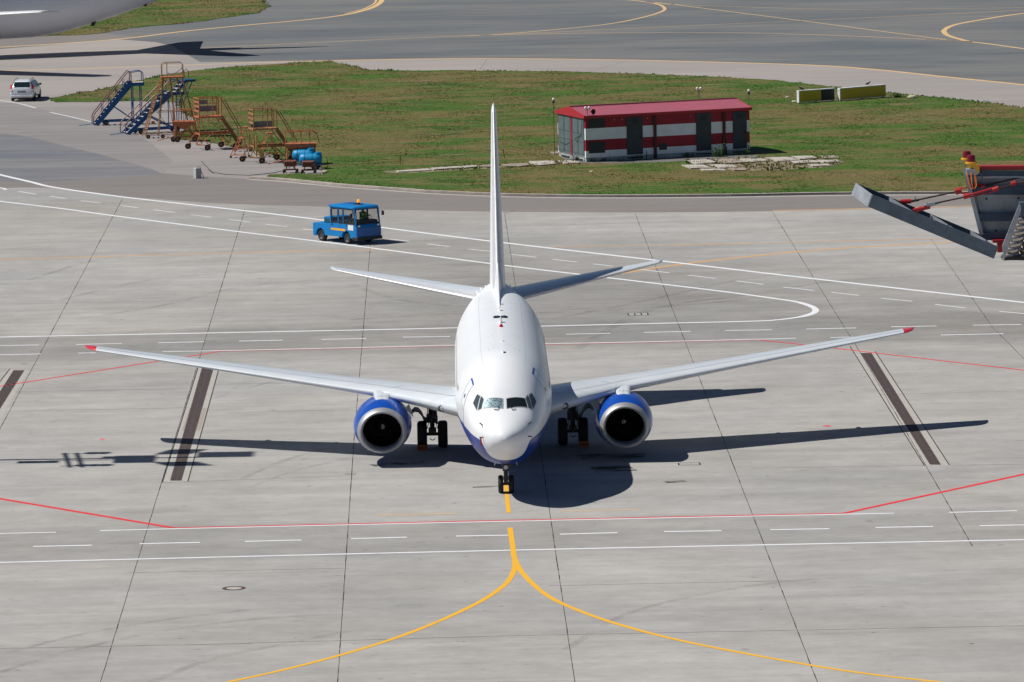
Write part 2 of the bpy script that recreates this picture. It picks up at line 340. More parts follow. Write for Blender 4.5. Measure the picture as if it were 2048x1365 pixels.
lines('worn_orange_line', M_org, 0.30, 0.016, [
    [(-40, 521), (0, 519.5), (477, 506), (700, 501), (780, 499)], {'w': 0.26, 'p': [(1098, 494), (1400, 489.5), (1640, 484), (1866, 478.5), (1900, 478)]},
    {'w': 0.42, 'p': [(1233, 549), (1300, 538), (1410, 523), (1583, 505), (1702, 496), (1811, 489.6), (1940, 482)]},
    {'w': 0.36, 'p': [(1545, 421.8), (1735, 417.6), (1939, 412.5), (2100, 409)]}])
lines('guide_line_dashes', M_yelf, 0.20, 0.016, [[(753, 1030.5), (913, 1027.5)], [(1120, 1022.5), (1280, 1019.5)]], False)
lines('stand_centre_line', M_yel, 0.20, 0.028, [
    [(1011.5, 945), (1013, 983), (1017.5, 1026)], {'w': 0.24, 'p': [(1020, 1056), (1025, 1090), (1029, 1120)]},
    {'w': 0.25, 'p': [(1027, 1108), (1030, 1124), (1029, 1138), (1021, 1156), (1005, 1174), (960, 1204), (880, 1242), (790, 1277), (680, 1311), (560, 1342), (450, 1366), (360, 1384)]}], True)
lines('stand_lead_in_line', M_yel, 0.20, 0.0316, [
    {'w': 0.25, 'p': [(1027, 1106), (1029.5, 1118), (1040, 1140), (1062, 1165), (1090, 1188.5), (1125, 1208), (1200, 1237.5), (1300, 1267), (1420, 1294), (1620, 1331), (1760, 1351.5), (1880, 1365), (2000, 1380)]}])
lines('taxiway_lines', M_yelf, 0.45, 0.018, [
    {'w': 0.75, 'p': [(-60, 98), (0, 95), (224, 80), (363, 63.6), (484, 51.5), (620, 39.2), (690, 30), (725, 22), (748, 14), (760, 6), (763, 0), (760, -8)]},
    {'w': 0.30, 'p': [(397, 97.5), (620, 86), (866, 75), (980, 70.5), (1150, 67), (1340, 65.5), (1513, 66.8), (1686, 72), (1893, 81), (1941, 84)]},
    {'w': 0.55, 'p': [(1850, 79), (1941, 84), (2048, 98), (2150, 112)]},
    {'w': 0.45, 'p': [(905, 73.5), (1000, 69), (1150, 56), (1230, 46.5), (1290, 34), (1320, 25), (1329.5, 18), (1319, 10), (1290, 4), (1240, -1), (1150, -7)]},
    {'w': 0.25, 'p': [(1010, 69.5), (1340, 53.6), (1599, 42), (1910, 27.7), (2048, 20.7), (2150, 16)]},
    {'w': 0.22, 'p': [(1290, 4), (1340, 9), (1478, 14), (1668, 19), (1860, 18), (2048, 15.5), (2150, 13)]},
    {'w': 0.30, 'p': [(1310, 5), (1340, 8.6), (1478, 26), (1651, 48), (1770, 64), (1893, 80)]},
    {'w': 0.65, 'p': [(2150, 18), (2048, 27), (1962, 40), (1910, 50), (1891, 58.5), (1888.5, 65), (1900, 73), (1941, 84.5)]},
    {'w': 0.65, 'p': [(-60, 143), (0, 142), (121, 139), (400, 129.6), (500, 126)]},
    {'w': 0.75, 'p': [(500, 126), (620, 122.8), (796, 119), (972, 117.5), (1183, 119.5), (1340, 122.4), (1617, 130.5), (1755, 140), (1893, 154.5), (2048, 170), (2150, 182)]}])
lines('taxiway_line_inner', M_yelf, 0.3, 0.0215, [{'w': 0.30, 'p': [(690, 27.5), (722, 20), (741, 12), (750, 6), (752, 0), (750, -8)]}])
# tyre marks and oil stains lying on the concrete
def film(name, col, alpha, sc_):
    g = G(name); n1 = g.noise(sc_, 7, 0.7, (3, 3, 0)); g.put(g.b.inputs['Alpha'], g.mul(g.smooth(n1, 0.36, 0.66), alpha)); return g.done((*col, 1), .8)
M_tyre = film('tyre_mark', (.10, .098, .095), .15, (.5, .5, 1)); M_tyrel = film('pale_scuff', (.55, .54, .52), .38, (.35, .5, 1)); M_oil = film('oil_stain', (.02, .018, .016), .75, (.9, 1.6, 1))
zt_ = 0.0102
def marks(name, m, L):
    global zt_
    for w, p in L:
        zt_ += 0.00008; mb = MB(); strip(mb, catmull([at(*q) for q in p], 8), w, zt_); kind(mb.build(name, m, ang=0), 'structure')
marks('tyre_mark', M_tyre, [(.30, [(0, 1345), (150, 1300), (330, 1262), (520, 1238), (690, 1228)]), (.30, [(0, 1310), (160, 1270), (330, 1240), (500, 1220)]), (.35, [(300, 1365), (420, 1320), (560, 1290), (700, 1262)]), (.30, [(1130, 1300), (1250, 1230), (1400, 1190), (1560, 1165), (1760, 1150)]),
    (.35, [(150, 640), (330, 610), (480, 575), (640, 560), (720, 556)]), (.35, [(120, 600), (300, 560), (450, 548), (700, 540)]), (.5, [(700, 570), (800, 600), (900, 612)]), (.5, [(1150, 700), (1300, 620), (1500, 590), (1700, 560), (2048, 548)]), (.4, [(1100, 640), (1300, 600), (1480, 560), (1640, 540)]), (.5, [(700, 640), (900, 628), (1200, 622), (1500, 600)]),
    (.25, [(480, 960), (560, 925), (640, 900), (700, 892)]), (.25, [(500, 975), (580, 945), (660, 925), (705, 915)]), (.25, [(420, 800), (520, 770), (640, 745)]), (.35, [(60, 560), (200, 520), (420, 500)])])
marks('pale_scuff', M_tyrel, [(.5, [(20, 780), (200, 760), (360, 755)]), (.6, [(1560, 470), (1700, 468), (1900, 465)]), (.7, [(1560, 480), (1740, 474), (1950, 470)]), (.7, [(20, 1200), (300, 1190), (640, 1180)]), (.5, [(760, 720), (860, 740), (900, 750)]), (.5, [(1300, 730), (1500, 716), (1680, 715)])])
marks('oil_stain', M_oil, [(1.7, [(1185, 940), (1230, 938), (1265, 936)]), (1.2, [(1160, 915), (1220, 912), (1290, 912)]), (.8, [(744, 932), (790, 928), (850, 925)]), (.4, [(690, 948), (712, 948)]), (.3, [(945, 975), (1000, 973)]), (.5, [(1330, 965), (1370, 962)])])
# joints between slabs
J = [[(245, 398), (0, 858), (-60, 972)], [(490, 419), (343, 900), (200, 1368)], [(741, 488), (708, 880), (675, 1368)], [(1009, 428), (1078, 880), (1150, 1368)], [(1009, 428), (1030, 421)], [(1270, 427), (1452, 893), (1636, 1368)], [(1545, 424), (1720, 705), (1945, 1093)], [(1862, 478), (1985, 655), (2048, 718), (2100, 780)]]
mb = MB()
rj = random.Random(5)
for pts in J:
    for (u0, v0), (u1, v1) in zip(pts, pts[1:]):
        a, b = at(u0, v0), at(u1, v1); n = max(1, int((b-a).length/0.9)); last = a
        for i in range(n):
            q = a.lerp(b, (i+1)/n); q = q+Vector((rj.uniform(-.005, .005), 0, 0)) if i < n-1 else q
            strip(mb, [last, q], rj.choice([0.018, 0.020, 0.022, 0.024, 0.034]), 0.0135); last = q
for pts in [[(396, 736), (325, 965)], [(437, 741), (376, 963)], [(1700, 693), (1849, 932)], [(1750, 703), (1899, 931)], [(20, 738), (-20, 788)]]:
    pxline(mb, pts, 0.045, 0.0145)
kind(mb.build('slab_joints', M_joint, ang=0), 'structure')
mb = MB()
for pts in [[(0, 1297.5), (420, 1289), (1024, 1272), (2048, 1252)], [(20, 823), (378, 816)], [(324, 966), (700, 952)], [(1500, 937), (1849, 931.5)], [(1899, 931), (2048, 929)], [(260, 1146), (700, 1137)], [(376, 778), (30, 784)], [(455, 769), (700, 765)],
            [(0, 609), (470, 600)], [(700, 820), (455, 826)], [(1100, 1172), (1580, 1162)], [(1020, 452), (1300, 446), (1600, 441)], [(350, 524), (455, 522)], [(1760, 790), (2048, 782)], [(960, 140), (974, 119)], [(1180, 143), (1250, 124)]]:
    pxline(mb, pts, 0.04 if pts[0][1] < 1290 else 0.05, 0.0125, False)
kind(mb.build('saw_cuts', M_jointf, ang=0), 'structure')

# ------------------------------------------------------------------ trench drains
M_grate = mat('rusty_grate', (0.105, 0.075, 0.072), 0.8, 0.3, vary=0.3, scale=5); M_pit = mat('drain_pit', (0.012, 0.011, 0.012), 0.9)
M_newconc = mat('drain_surround_concrete', (0.40, 0.385, 0.355), 0.9, vary=0.08, scale=2)
M_patchc = mat('repair_concrete', (0.33, 0.29, 0.255), 0.9, vary=0.15, scale=6)
def drain(tl, tr, br, bl, label, sl, sr):
    P = [at(*p) for p in (tl, tr, br, bl)]; c = (P[2]+P[3])/2
    t = thing('trench_drain', label, 'drain', (c.x, c.y, 0), 0, 'slotted trench drains across the aircraft stand')
    S = [at(*p) for p in sl+sr[::-1]]
    mb = MB(); mb.add([Vector((p.x-c.x, p.y-c.y, 0.009)) for p in S], [[0, 3, 2, 1]]); mb.build('surround', M_newconc, t, 0)
    loc = [p-c for p in P]
    mb = MB(); mb.add([Vector((p.x, p.y, 0.0165)) for p in loc], [[3, 2, 1, 0]]); mb.build('channel', M_pit, t, 0)
    mb = MB(); n = int((P[0]-P[3]).length/0.30)
    for i in range(n):
        a0, b0 = loc[3].lerp(loc[0], i/n), loc[2].lerp(loc[1], i/n); a1, b1 = loc[3].lerp(loc[0], (i+.62)/n), loc[2].lerp(loc[1], (i+.62)/n)
        for f0, f1 in ((0.06, 0.47), (0.53, 0.94)):
            q = [a0.lerp(b0, f0), a0.lerp(b0, f1), a1.lerp(b1, f1), a1.lerp(b1, f0)]
            mb.add([Vector((p.x, p.y, 0.024)) for p in q], [[0, 1, 2, 3]])
    mb.build('grate_bars', M_grate, t, 0)
    mb = MB()
    for f0, f1 in ((0, 0.07), (0.47, 0.53), (0.93, 1.0)):
        q = [loc[3].lerp(loc[2], f0), loc[3].lerp(loc[2], f1), loc[0].lerp(loc[1], f1), loc[0].lerp(loc[1], f0)]
        mb.add([Vector((p.x, p.y, 0.027)) for p in q], [[0, 1, 2, 3]])
    mb.build('grate_rail', M_grate, t, 0)
    return t
drain((404, 735), (427, 738), (363, 962), (340, 962), 'rust brown slotted drain in the concrete under the left wing shadow', [(397, 736), (325, 965)], [(437, 741), (376, 963)])
drain((1721, 706.5), (1743, 706.5), (1882, 930), (1860, 930), 'rust brown slotted drain in the concrete crossed by the right wing shadow', [(1703, 700), (1849, 932)], [(1750, 703), (1899, 931)])
drain((27, 741), (49, 741), (-25, 858), (-48, 858), 'short visible length of slotted drain cut by the left edge of the photo', [(20, 739), (-60, 862)], [(58, 741), (-12, 862)])
sheet('concrete_repair_patch', [at(*p) for p in [(379, 816), (402, 816), (388, 862), (364, 862)]], 0.0155, M_patchc)
sheet('concrete_repair_patch', [at(*p) for p in [(406, 816), (414, 816), (400, 862), (391, 862)]], 0.0165, M_patchc)
# manhole and small pit covers
M_iron = mat('cast_iron', (0.10, 0.055, 0.05), 0.75, 0.2, vary=0.25, scale=9)
def ring_cover(u, v, r0, r1, name, label, m1, m2, cat='manhole cover'):
    p = at(u, v); t = thing(name, label, cat, (p.x, p.y, 0))
    mb = MB(); mb.rings([[Vector((math.cos(a)*r, math.sin(a)*r, 0.018)) for a in [2*math.pi*k/32 for k in range(32)]] for r in (r1, r0)], cap=False); mb.build('ring_frame', m1, t, 0)
    mb = MB(); mb.add([Vector((math.cos(a)*r0, math.sin(a)*r0, 0.0185)) for a in [2*math.pi*k/32 for k in range(32)]], [list(range(32))]); mb.build('cover', m2, t, 0)
ring_cover(468, 1177, 0.27, 0.42, 'manhole_cover', 'round manhole cover with dark rusty ring in the front concrete', M_iron, M_newconc)
ring_cover(205, 879, 0.14, 0.36, 'ground_marker', 'small red dot in a pale ring on the concrete left of the wing shadow', M_newconc, M_red, 'ground marker')
ring_cover(1654, 852.5, 0.12, 0.18, 'ground_marker', 'small red dot on the concrete above the right wing shadow', M_red, M_red, 'ground marker')
def pit(u0, v0, u1, v1, label, nx=1):
    a, b = at(u0, v1), at(u1, v0); t = thing('pit_cover', label, 'pit cover', (a.x, a.y, 0)); W, H = b.x-a.x, abs(b.y-a.y)
    mb = MB(); mb.add([(0, 0, .0175), (W, 0, .0175), (W, H, .0175), (0, H, .0175)], [[0, 1, 2, 3]]); mb.build('cover', M_conc, t, 0)
    mb = MB()
    for i in range(nx+1): x = W*i/nx; mb.box(x-.03, x+.03, -.03, H+.03, .018, .024)
    mb.box(-.03, W+.03, -.05, .0, .0182, .0235); mb.box(-.03, W+.03, H, H+.05, .0182, .0235); mb.build('frame', M_joint, t, 0)
pit(1257, 626.5, 1295, 631.5, 'rectangular pit cover in the concrete behind the right tailplane', 3)
pit(1358, 926, 1399, 931, 'thin rectangular pit frame beside the right engine shadow', 1)

# painted films and thin covers lie within a few millimetres of the pavement
for o_ in list(bpy.data.objects):
    if o_.type == 'MESH':
        for v_ in o_.data.vertices: v_.co.z *= 0.22
# ------------------------------------------------------------------ grass
def grassmat():
    g = G('grass')
    big = g.noise((0.07, 0.10, 1), 5, 0.6, (4, 2, 0)); med = g.noise((0.16, 0.42, 1), 6, 0.68, (1, 9, 0)); fine = g.noise((1.2, 2.2, 1), 6, 0.75); vf = g.noise((6, 9, 1), 4, 0.7)
    c = g.mix(g.smooth(g.math('ADD', g.mul(big, 0.5), g.mul(med, 0.5)), 0.44, 0.55), (0.058, 0.122, 0.014), (0.148, 0.125, 0.042))
    c = g.mix(g.smooth(g.noise((0.16, 0.55, 1), 6, 0.7, (44, 3, 0)), 0.54, 0.68), c, (0.205, 0.150, 0.078))
    c = g.mix(g.smooth(g.noise((0.18, 0.5, 1), 5, 0.65, (7, 61, 0)), 0.55, 0.70), c, (0.034, 0.078, 0.012))
    c = g.scale(c, g.mul(g.remap(fine, 0.25, 0.75, 0.72, 1.28), g.remap(vf, 0.25, 0.75, 0.9, 1.1)))
    at_ = g.n.new('ShaderNodeAttribute'); at_.attribute_name = 'shade'; at_.attribute_type = 'GEOMETRY'
    c = g.scale(c, g.remap(at_.outputs['Fac'], 0, 1, 0.9, 1.45))
    return g.done(c, 0.85, fine, 0.22)
M_grass = grassmat()
def inside_mask(X, Y, P):
    r = np.zeros(len(X), bool); n = len(P)
    for i in range(n):
        x0, y0, x1, y1 = P[i].x, P[i].y, P[(i+1) % n].x, P[(i+1) % n].y
        if y0 == y1: continue
        c = ((Y < y0) != (Y < y1)) & (X < (x1-x0)*(Y-y0)/(y1-y0)+x0); r ^= c
    return r
def blades(name, P, count, hmin, hmax, seed, wid=0.05, z=0.03, pts=None):
    rs = np.random.RandomState(seed)
    if pts is None:
        xs = [p.x for p in P]; ys = [p.y for p in P]; X = rs.uniform(min(xs), max(xs), count); Y = rs.uniform(min(ys), max(ys), count); k = inside_mask(X, Y, P); X, Y = X[k], Y[k]
    else: X, Y = pts
    n = len(X); B = 4; X = np.repeat(X, B)+rs.normal(0, .06, n*B); Y = np.repeat(Y, B)+rs.normal(0, .06, n*B); N = n*B
    clump = np.sin(X*0.9+np.sin(Y*0.35)*2)*np.sin(Y*0.5+X*0.2)*0.35+0.65
    H = rs.uniform(hmin, hmax, N)*clump*np.where(rs.rand(N) > .985, 1.5, 1); A = rs.uniform(0, math.pi, N); Wd = wid*rs.uniform(.5, 1.3, N); lx, ly = rs.normal(0, .35, N)*H, rs.normal(0, .35, N)*H
    V = np.zeros((N, 3, 3)); V[:, 0, 0] = X-np.cos(A)*Wd; V[:, 0, 1] = Y-np.sin(A)*Wd; V[:, 1, 0] = X+np.cos(A)*Wd; V[:, 1, 1] = Y+np.sin(A)*Wd; V[:, :2, 2] = z-.02; V[:, 2, 0] = X+lx; V[:, 2, 1] = Y+ly; V[:, 2, 2] = z+H
    me = bpy.data.meshes.new(name); me.vertices.add(N*3); me.vertices.foreach_set('co', V.ravel()); me.loops.add(N*3); me.loops.foreach_set('vertex_index', np.arange(N*3)); me.polygons.add(N); me.polygons.foreach_set('loop_start', np.arange(N)*3)
    me.update(calc_edges=True); me.materials.append(M_grass)
    a = me.attributes.new('shade', 'FLOAT', 'FACE'); a.data.foreach_set('value', rs.uniform(0, 1, N).astype(np.float32))
    o = bpy.data.objects.new(name, me); COL.objects.link(o); return o
isl = [(97, 198), (182, 183), (242, 170), (300, 157), (363, 145), (424, 138), (484, 133), (560, 129), (625, 124.5), (655, 124), (690, 130), (736, 140.6), (820, 142), (901, 141.7), (1000, 142.5), (1112, 143.5), (1225, 147), (1340, 151), (1445, 155), (1547, 161), (1637, 171), (1720, 180), (1807, 189), (1900, 198), (1997, 209), (2060, 220), (2200, 240),
       (2300, 388), (2048, 385), (1703, 386), (1486, 389.5), (1340, 391), (1218, 391.5), (1100, 390.5), (1001, 388.5), (870, 383), (800, 378), (700, 371), (640, 366), (533, 357), (540, 350), (600, 348), (650, 350), (652, 338), (600, 329), (560, 320), (545, 312), (530, 306), (500, 301), (480, 297), (460, 294), (430, 287), (395, 282), (360, 279), (348, 272), (395, 246), (392, 238), (375, 228), (358, 219), (358, 210), (350, 205), (290, 203), (220, 203), (180, 205), (110, 205)]
islP = rag([at(*p) for p in isl], 1.2, 0.16, 3)
g1 = sheet('grass', islP, 0.03, M_grass, 'stuff'); g1['label'] = 'large grass island with dry brown streaks behind the aircraft'
ur = [(-300, 82), (0, 75.5), (80, 73), (170, 70.5), (205, 67.5), (257, 57), (363, 48), (454, 36), (515, 27), (540, 14), (530, 4.5), (515, -4), (450, -16), (200, -40), (-300, -40)]
urP = rag([at(*p) for p in ur], 1.2, 0.2, 5)
g2 = sheet('grass', urP, 0.032, M_grass, 'stuff'); g2['label'] = 'grass strip below the grey tail of the far aircraft'
for o in (g1, g2):
    a = o.data.attributes.new('shade', 'FLOAT', 'FACE'); a.data.foreach_set('value', [0.15]*len(o.data.polygons))
b1 = blades('grass_blades', islP, 170000, 0.012, 0.045, 1); kind(b1, 'stuff', 'short grass blades covering the large island')
b2 = blades('grass_blades', urP, 50000, 0.015, 0.06, 2); kind(b2, 'stuff', 'short grass blades on the strip below the far aircraft')
# taller weeds along edges
rs = np.random.RandomState(4); ex, ey = [], []
for P, stp in ((islP, 0.35), (urP, 0.6)):
    for i, p in enumerate(P):
        q = P[(i+1) % len(P)]; L = (q-p).length
        for j in range(int(L/stp*2)):
            if rs.rand() < 0.5+0.5*math.sin(p.x*0.7+p.y*0.3):
                t = rs.rand(); ex.append(p.x+(q.x-p.x)*t+rs.normal(0, .15)); ey.append(p.y+(q.y-p.y)*t+rs.normal(0, .25))
kind(blades('edge_weeds', None, 0, 0.05, 0.16, 6, 0.05, 0.03, (np.array(ex), np.array(ey))), 'stuff', 'taller weeds along the edges of the grass')
# kerb along the near side of the island
mb = MB(); kp = catmull([at(u, v+1.2) for u, v in [(500, 356), (560, 359.5), (640, 367), (700, 372.5), (800, 379.5), (870, 384.5), (1001, 390), (1100, 392), (1218, 393), (1340, 392.5), (1486, 391), (1703, 387.5), (2048, 386.5), (2300, 389)]], 5)
rings = []
for i, p in enumerate(kp):
    d = (kp[min(i+1, len(kp)-1)]-kp[max(i-1, 0)]).normalized(); n = Vector((-d.y, d.x, 0))
    rings.append([p-n*.15, p-n*.15+Vector((0, 0, .13)), p+n*.15+Vector((0, 0, .13)), p+n*.15])
mb.rings(rings); kind(mb.build('kerb', mat('kerb_concrete', (0.42, 0.37, 0.33), 0.9, vary=0.2, scale=1.5)), 'structure')
mb = MB(); strip(mb, [p+Vector((0, -.62, 0)) for p in kp], .70, 0.0031); kind(mb.build('gutter_strip', mat('gutter_concrete', (0.38, 0.355, 0.33), 0.9, vary=0.1, scale=1)), 'structure')
mb = MB(); strip(mb, [p+Vector((0, -.26, 0)) for p in kp], .16, 0.0045); kind(mb.build('kerb_joint', M_joint, ang=0), 'structure')
# broken paving slabs near the small building
M_slab = mat('old_paving', (0.46, 0.43, 0.385), 0.9, vary=0.14, scale=1.5, dirt=((0.24, 0.18, 0.12), 0.8, 0.52, 0.9)); M_slabd = mat('dirty_paving', (0.30, 0.25, 0.20), 0.9, vary=0.2, scale=1.5)
def px5(pts): return [at(980+a/2.768, 300+b/2.768) for a, b in pts]
slabs = [[(-60, 93), (-10, 88), (55, 90), (20, 99), (-50, 101)], [(-160, 98), (-75, 92), (-70, 101), (-140, 106)], [(-330, 108), (-170, 99), (-150, 107), (-310, 117)], [(-520, 122), (-345, 110), (-325, 118), (-400, 124), (-505, 128)], [(62, 88), (205, 80), (218, 92), (160, 99), (85, 97)], [(215, 72), (345, 68), (378, 84), (270, 94), (235, 86)], [(372, 67), (470, 66), (500, 78), (410, 83)], [(1085, 66), (1200, 60), (1262, 76), (1140, 86)], [(1238, 60), (1345, 57), (1422, 76), (1300, 84)], [(1382, 56), (1500, 54), (1545, 66), (1410, 76)],
         [(1522, 50), (1650, 47), (1712, 64), (1590, 70)], [(1668, 44), (1780, 41), (1812, 54), (1715, 59)], [(1820, 40), (1920, 38), (1935, 50), (1850, 53)], [(1060, 91), (1180, 90), (1225, 107), (1110, 109)], [(1222, 90), (1340, 90), (1378, 104), (1270, 108)], [(1160, 112), (1290, 112), (1310, 121), (1180, 121)],
         [(1320, 108), (1410, 107), (1420, 119), (1350, 121)], [(1660, 70), (1800, 66), (1830, 77), (1690, 83)], [(1800, 64), (1920, 62), (1935, 73), (1840, 78)], [(1755, 88), (1860, 86), (1900, 94), (1790, 98)], [(335, 20), (400, 17), (400, 28), (360, 29)]]
for i, s_ in enumerate(slabs):
    P = px5(s_); c = sum(P, Vector())/len(P); mb = MB(); mb.prism([p-c+Vector((0, 0, .0)) for p in P], (0, 0, .085+.01*(i % 3)))
    o = mb.build('paving_slab', M_slab if i % 4 else M_slabd, ang=30); o.location = c
    side = 'left of' if i in (0, 1, 2, 3, 4, 5, 6, 20) else 'in front of'
    tag(o, 'worn pale concrete slab lying in the grass %s the striped building' % side, 'paving slab', 'loose paving slabs '+side+' the striped building')
wp = px5([(1080, 56), (1500, 46), (1920, 40), (1960, 70), (1900, 96), (1600, 118), (1300, 122), (1080, 108)]); kind(blades('paving_weeds', wp, 450, 0.06, 0.20, 9, 0.06, 0.05), 'stuff', 'weeds growing between the loose paving slabs')
wp = px5([(-330, 100), (60, 80), (480, 62), (500, 84), (100, 104), (-320, 122)]); kind(blades('paving_weeds', wp, 350, 0.06, 0.18, 10, 0.06, 0.05), 'stuff', 'weeds along the row of slabs left of the building')
sheet('bare_earth', px5([(1100, 52), (1500, 46), (1900, 46), (1960, 70), (1900, 96), (1600, 116), (1400, 120), (1180, 108)]), 0.036, mat('bare_earth', (0.26, 0.205, 0.14), 0.95, vary=0.3, scale=0.9, stretch=(1, 2, 1), dirt=((0.07, 0.12, 0.025), 1.2, 0.5, 1.0)))
sheet('bare_earth', px5([(-600, 122), (-300, 104), (60, 86), (120, 100), (-100, 112), (-400, 130), (-560, 132)]), 0.0365, bpy.data.materials['bare_earth'])
sheet('building_apron', px5([(380, 35), (520, 52), (800, 48), (1200, 36), (1480, 32), (1480, 45), (1150, 62), (900, 74), (640, 78), (500, 76), (420, 60)]), 0.038, mat('old_tarmac', (0.15, 0.145, 0.14), 0.95, vary=0.2, scale=1))

# ------------------------------------------------------------------ airliner
ST = np.array([[0.00, 0.02, 2.67, 2.63, 2.65], [0.06, 0.20, 2.80, 2.47, 2.65], [0.15, 0.34, 2.90, 2.35, 2.65], [0.30, 0.51, 3.01, 2.22, 2.66], [0.60, 0.72, 3.16, 1.98, 2.68], [1.00, 0.93, 3.33, 1.78, 2.72],
    [1.40, 1.09, 3.47, 1.60, 2.76], [1.70, 1.19, 3.58, 1.50, 2.80], [2.25, 1.34, 3.99, 1.37, 2.88], [2.60, 1.41, 4.28, 1.33, 2.95], [3.00, 1.49, 4.53, 1.31, 3.02], [3.50, 1.57, 4.78, 1.30, 3.10], [4.00, 1.64, 4.96, 1.30, 3.18],
    [5.00, 1.76, 5.20, 1.31, 3.28], [6.00, 1.84, 5.31, 1.32, 3.33], [7.40, 1.88, 5.35, 1.34, 3.35], [22.0, 1.88, 5.35, 1.34, 3.35], [23.5, 1.84, 5.35, 1.55, 3.42], [25.0, 1.73, 5.34, 1.92, 3.55], [26.5, 1.54, 5.32, 2.38, 3.74],
    [28.0, 1.29, 5.27, 2.88, 3.95], [29.5, 1.00, 5.20, 3.40, 4.17], [31.0, 0.67, 5.10, 3.90, 4.40], [32.0, 0.40, 4.98, 4.25, 4.56], [32.4, 0.20, 4.86, 4.45, 4.64]])
def herm(x, X, Y):
    h = np.diff(X); d = np.diff(Y)/h; m = np.zeros(len(X)); m[0] = d[0]; m[-1] = d[-1]
    for i in range(1, len(X)-1):
        if d[i-1]*d[i] > 0: w1 = 2*h[i]+h[i-1]; w2 = h[i]+2*h[i-1]; m[i] = (w1+w2)/(w1/d[i-1]+w2/d[i])
    i = min(max(int(np.searchsorted(X, x))-1, 0), len(X)-2); t = (x-X[i])/h[i]
    return (2*t**3-3*t*t+1)*Y[i]+(t**3-2*t*t+t)*h[i]*m[i]+(-2*t**3+3*t*t)*Y[i+1]+(t**3-t*t)*h[i]*m[i+1]
def fus(s, th, off=0.0):            # point on the skin, s metres behind the nose, th degrees round from the crown
    w, t, b, m = (herm(s, ST[:, 0], ST[:, k]) for k in (1, 2, 3, 4)); a = R(th); h = (t-m) if math.cos(a) > 0 else (m-b)
    n = Vector((math.sin(a)/w, 0, math.cos(a)/h)).normalized()
    c, q = math.cos(a), math.sin(a)
    if c < 0: e = 0.90+0.10*min(1, max(0, (s-4)/4)); c = -abs(c)**e; q = math.copysign(abs(q)**e, q)
    return Vector((w*q, s-4.0, m+h*c))+n*off
M_wp = mat('aircraft_white_paint', (0.80, 0.82, 0.845), 0.30, spec=0.35, vary=0.02, scale=0.7)
M_bp = mat('aircraft_blue_paint', (0.003, 0.068, 0.40), 0.32, coat=0.25, vary=0.05, spec=.35)
M_rp = mat('aircraft_red_paint', (0.62, 0.03, 0.05), 0.35, coat=0.3, vary=0.05)
M_wing = mat('wing_grey_white_paint', (0.63, 0.675, 0.715), 0.22, spec=0.6, vary=0.05, scale=1.5, stretch=(0.4, 2, 1)); M_alu = mat('polished_leading_edge', (0.62, 0.63, 0.65), 0.45, 0.3, vary=0.08, scale=4)
M_lip = mat('brushed_inlet_lip', (0.42, 0.43, 0.45), 0.5, 0.55, vary=0.06, scale=4); M_line = mat('panel_gap', (0.10, 0.11, 0.13), 0.7); M_soft = mat('soft_panel_gap', (0.38, 0.40, 0.43), 0.7)
M_blk = mat('tyre_rubber', (0.018, 0.018, 0.02), 0.8, vary=0.2, scale=6); M_dk = mat('dark_metal', (0.03, 0.032, 0.036), 0.5, 0.5); M_strut = mat('landing_gear_metal', (0.07, 0.075, 0.08), 0.45, 0.4, vary=0.3, scale=10)
M_duct = mat('inlet_duct', (0.018, 0.018, 0.02), 0.5, 0.2); M_fan = mat('fan_blade', (0.02, 0.021, 0.024), 0.4, 0.8); M_pglass = glass('cockpit_glass', (0.012, 0.016, 0.02), 0.05)
M_seal = mat('window_frame_grey', (0.42, 0.44, 0.46), 0.5); M_sideg = glass('side_window_glass', (0.06, 0.085, 0.095), 0.08); M_lens = glass('light_lens', (0.05, 0.09, 0.10), 0.05)
# fuselage paint: blue belly with a line that sweeps round the nose
g = G('fuselage_paint')
att = g.n.new('ShaderNodeAttribute'); att.attribute_name = 'livery'; att.attribute_type = 'GEOMETRY'
k = g.math('LESS_THAN', att.outputs['Fac'], 0.0)
dirt = g.remap(g.noise((0.8, 0.5, 1), 6, 0.6), 0.35, 0.7, 1.0, 0.965)
g.put(g.b.inputs['Base Color'], g.scale(g.mix(k, (0.80, 0.825, 0.85), (0.004, 0.035, 0.27)), dirt)); g.b.inputs['Roughness'].default_value = 0.30; g.b.inputs['Specular IOR Level'].default_value = 0.35
M_fus = g.m
air = thing('airliner', 'white and blue twin-engine passenger jet parked nose-on at the stand', 'airplane')
NS, NT = [], 64
NS = sorted(set(list(np.round(np.concatenate([np.linspace(0, .3, 8), np.linspace(.3, 3.2, 40), np.linspace(3.2, 8, 28), np.linspace(8, 22, 20), np.linspace(22, 32.4, 26)]), 4))))
mb = MB(); mb.rings([[fus(s, 360*k/NT) for k in range(NT)] for s in NS])
fo = mb.build('fuselage', M_fus, air, 60)
GS, GZ = np.array([0.9, 1.15, 2.0, 3.0, 5.0, 9.0, 20.0, 24, 33.0]), np.array([2.34, 2.50, 2.58, 2.68, 2.78, 2.84, 2.84, 2.92, 3.2])
SZ, SS = np.array([1.3, 1.70, 1.80, 1.88, 2.17, 2.35, 2.5, 3.0]), np.array([1.26, 1.22, 1.20, 1.16, 1.00, 0.99, 1.02, 1.02])
liv = []
for v in fo.data.vertices:
    s = v.co.y+4; liv.append(max((v.co.z-np.interp(s, GS, GZ))*1.0, (np.interp(v.co.z, SZ, SS)-s)*1.0))
a = fo.data.attributes.new('livery', 'FLOAT', 'POINT'); a.data.foreach_set('value', np.array(liv, np.float32))
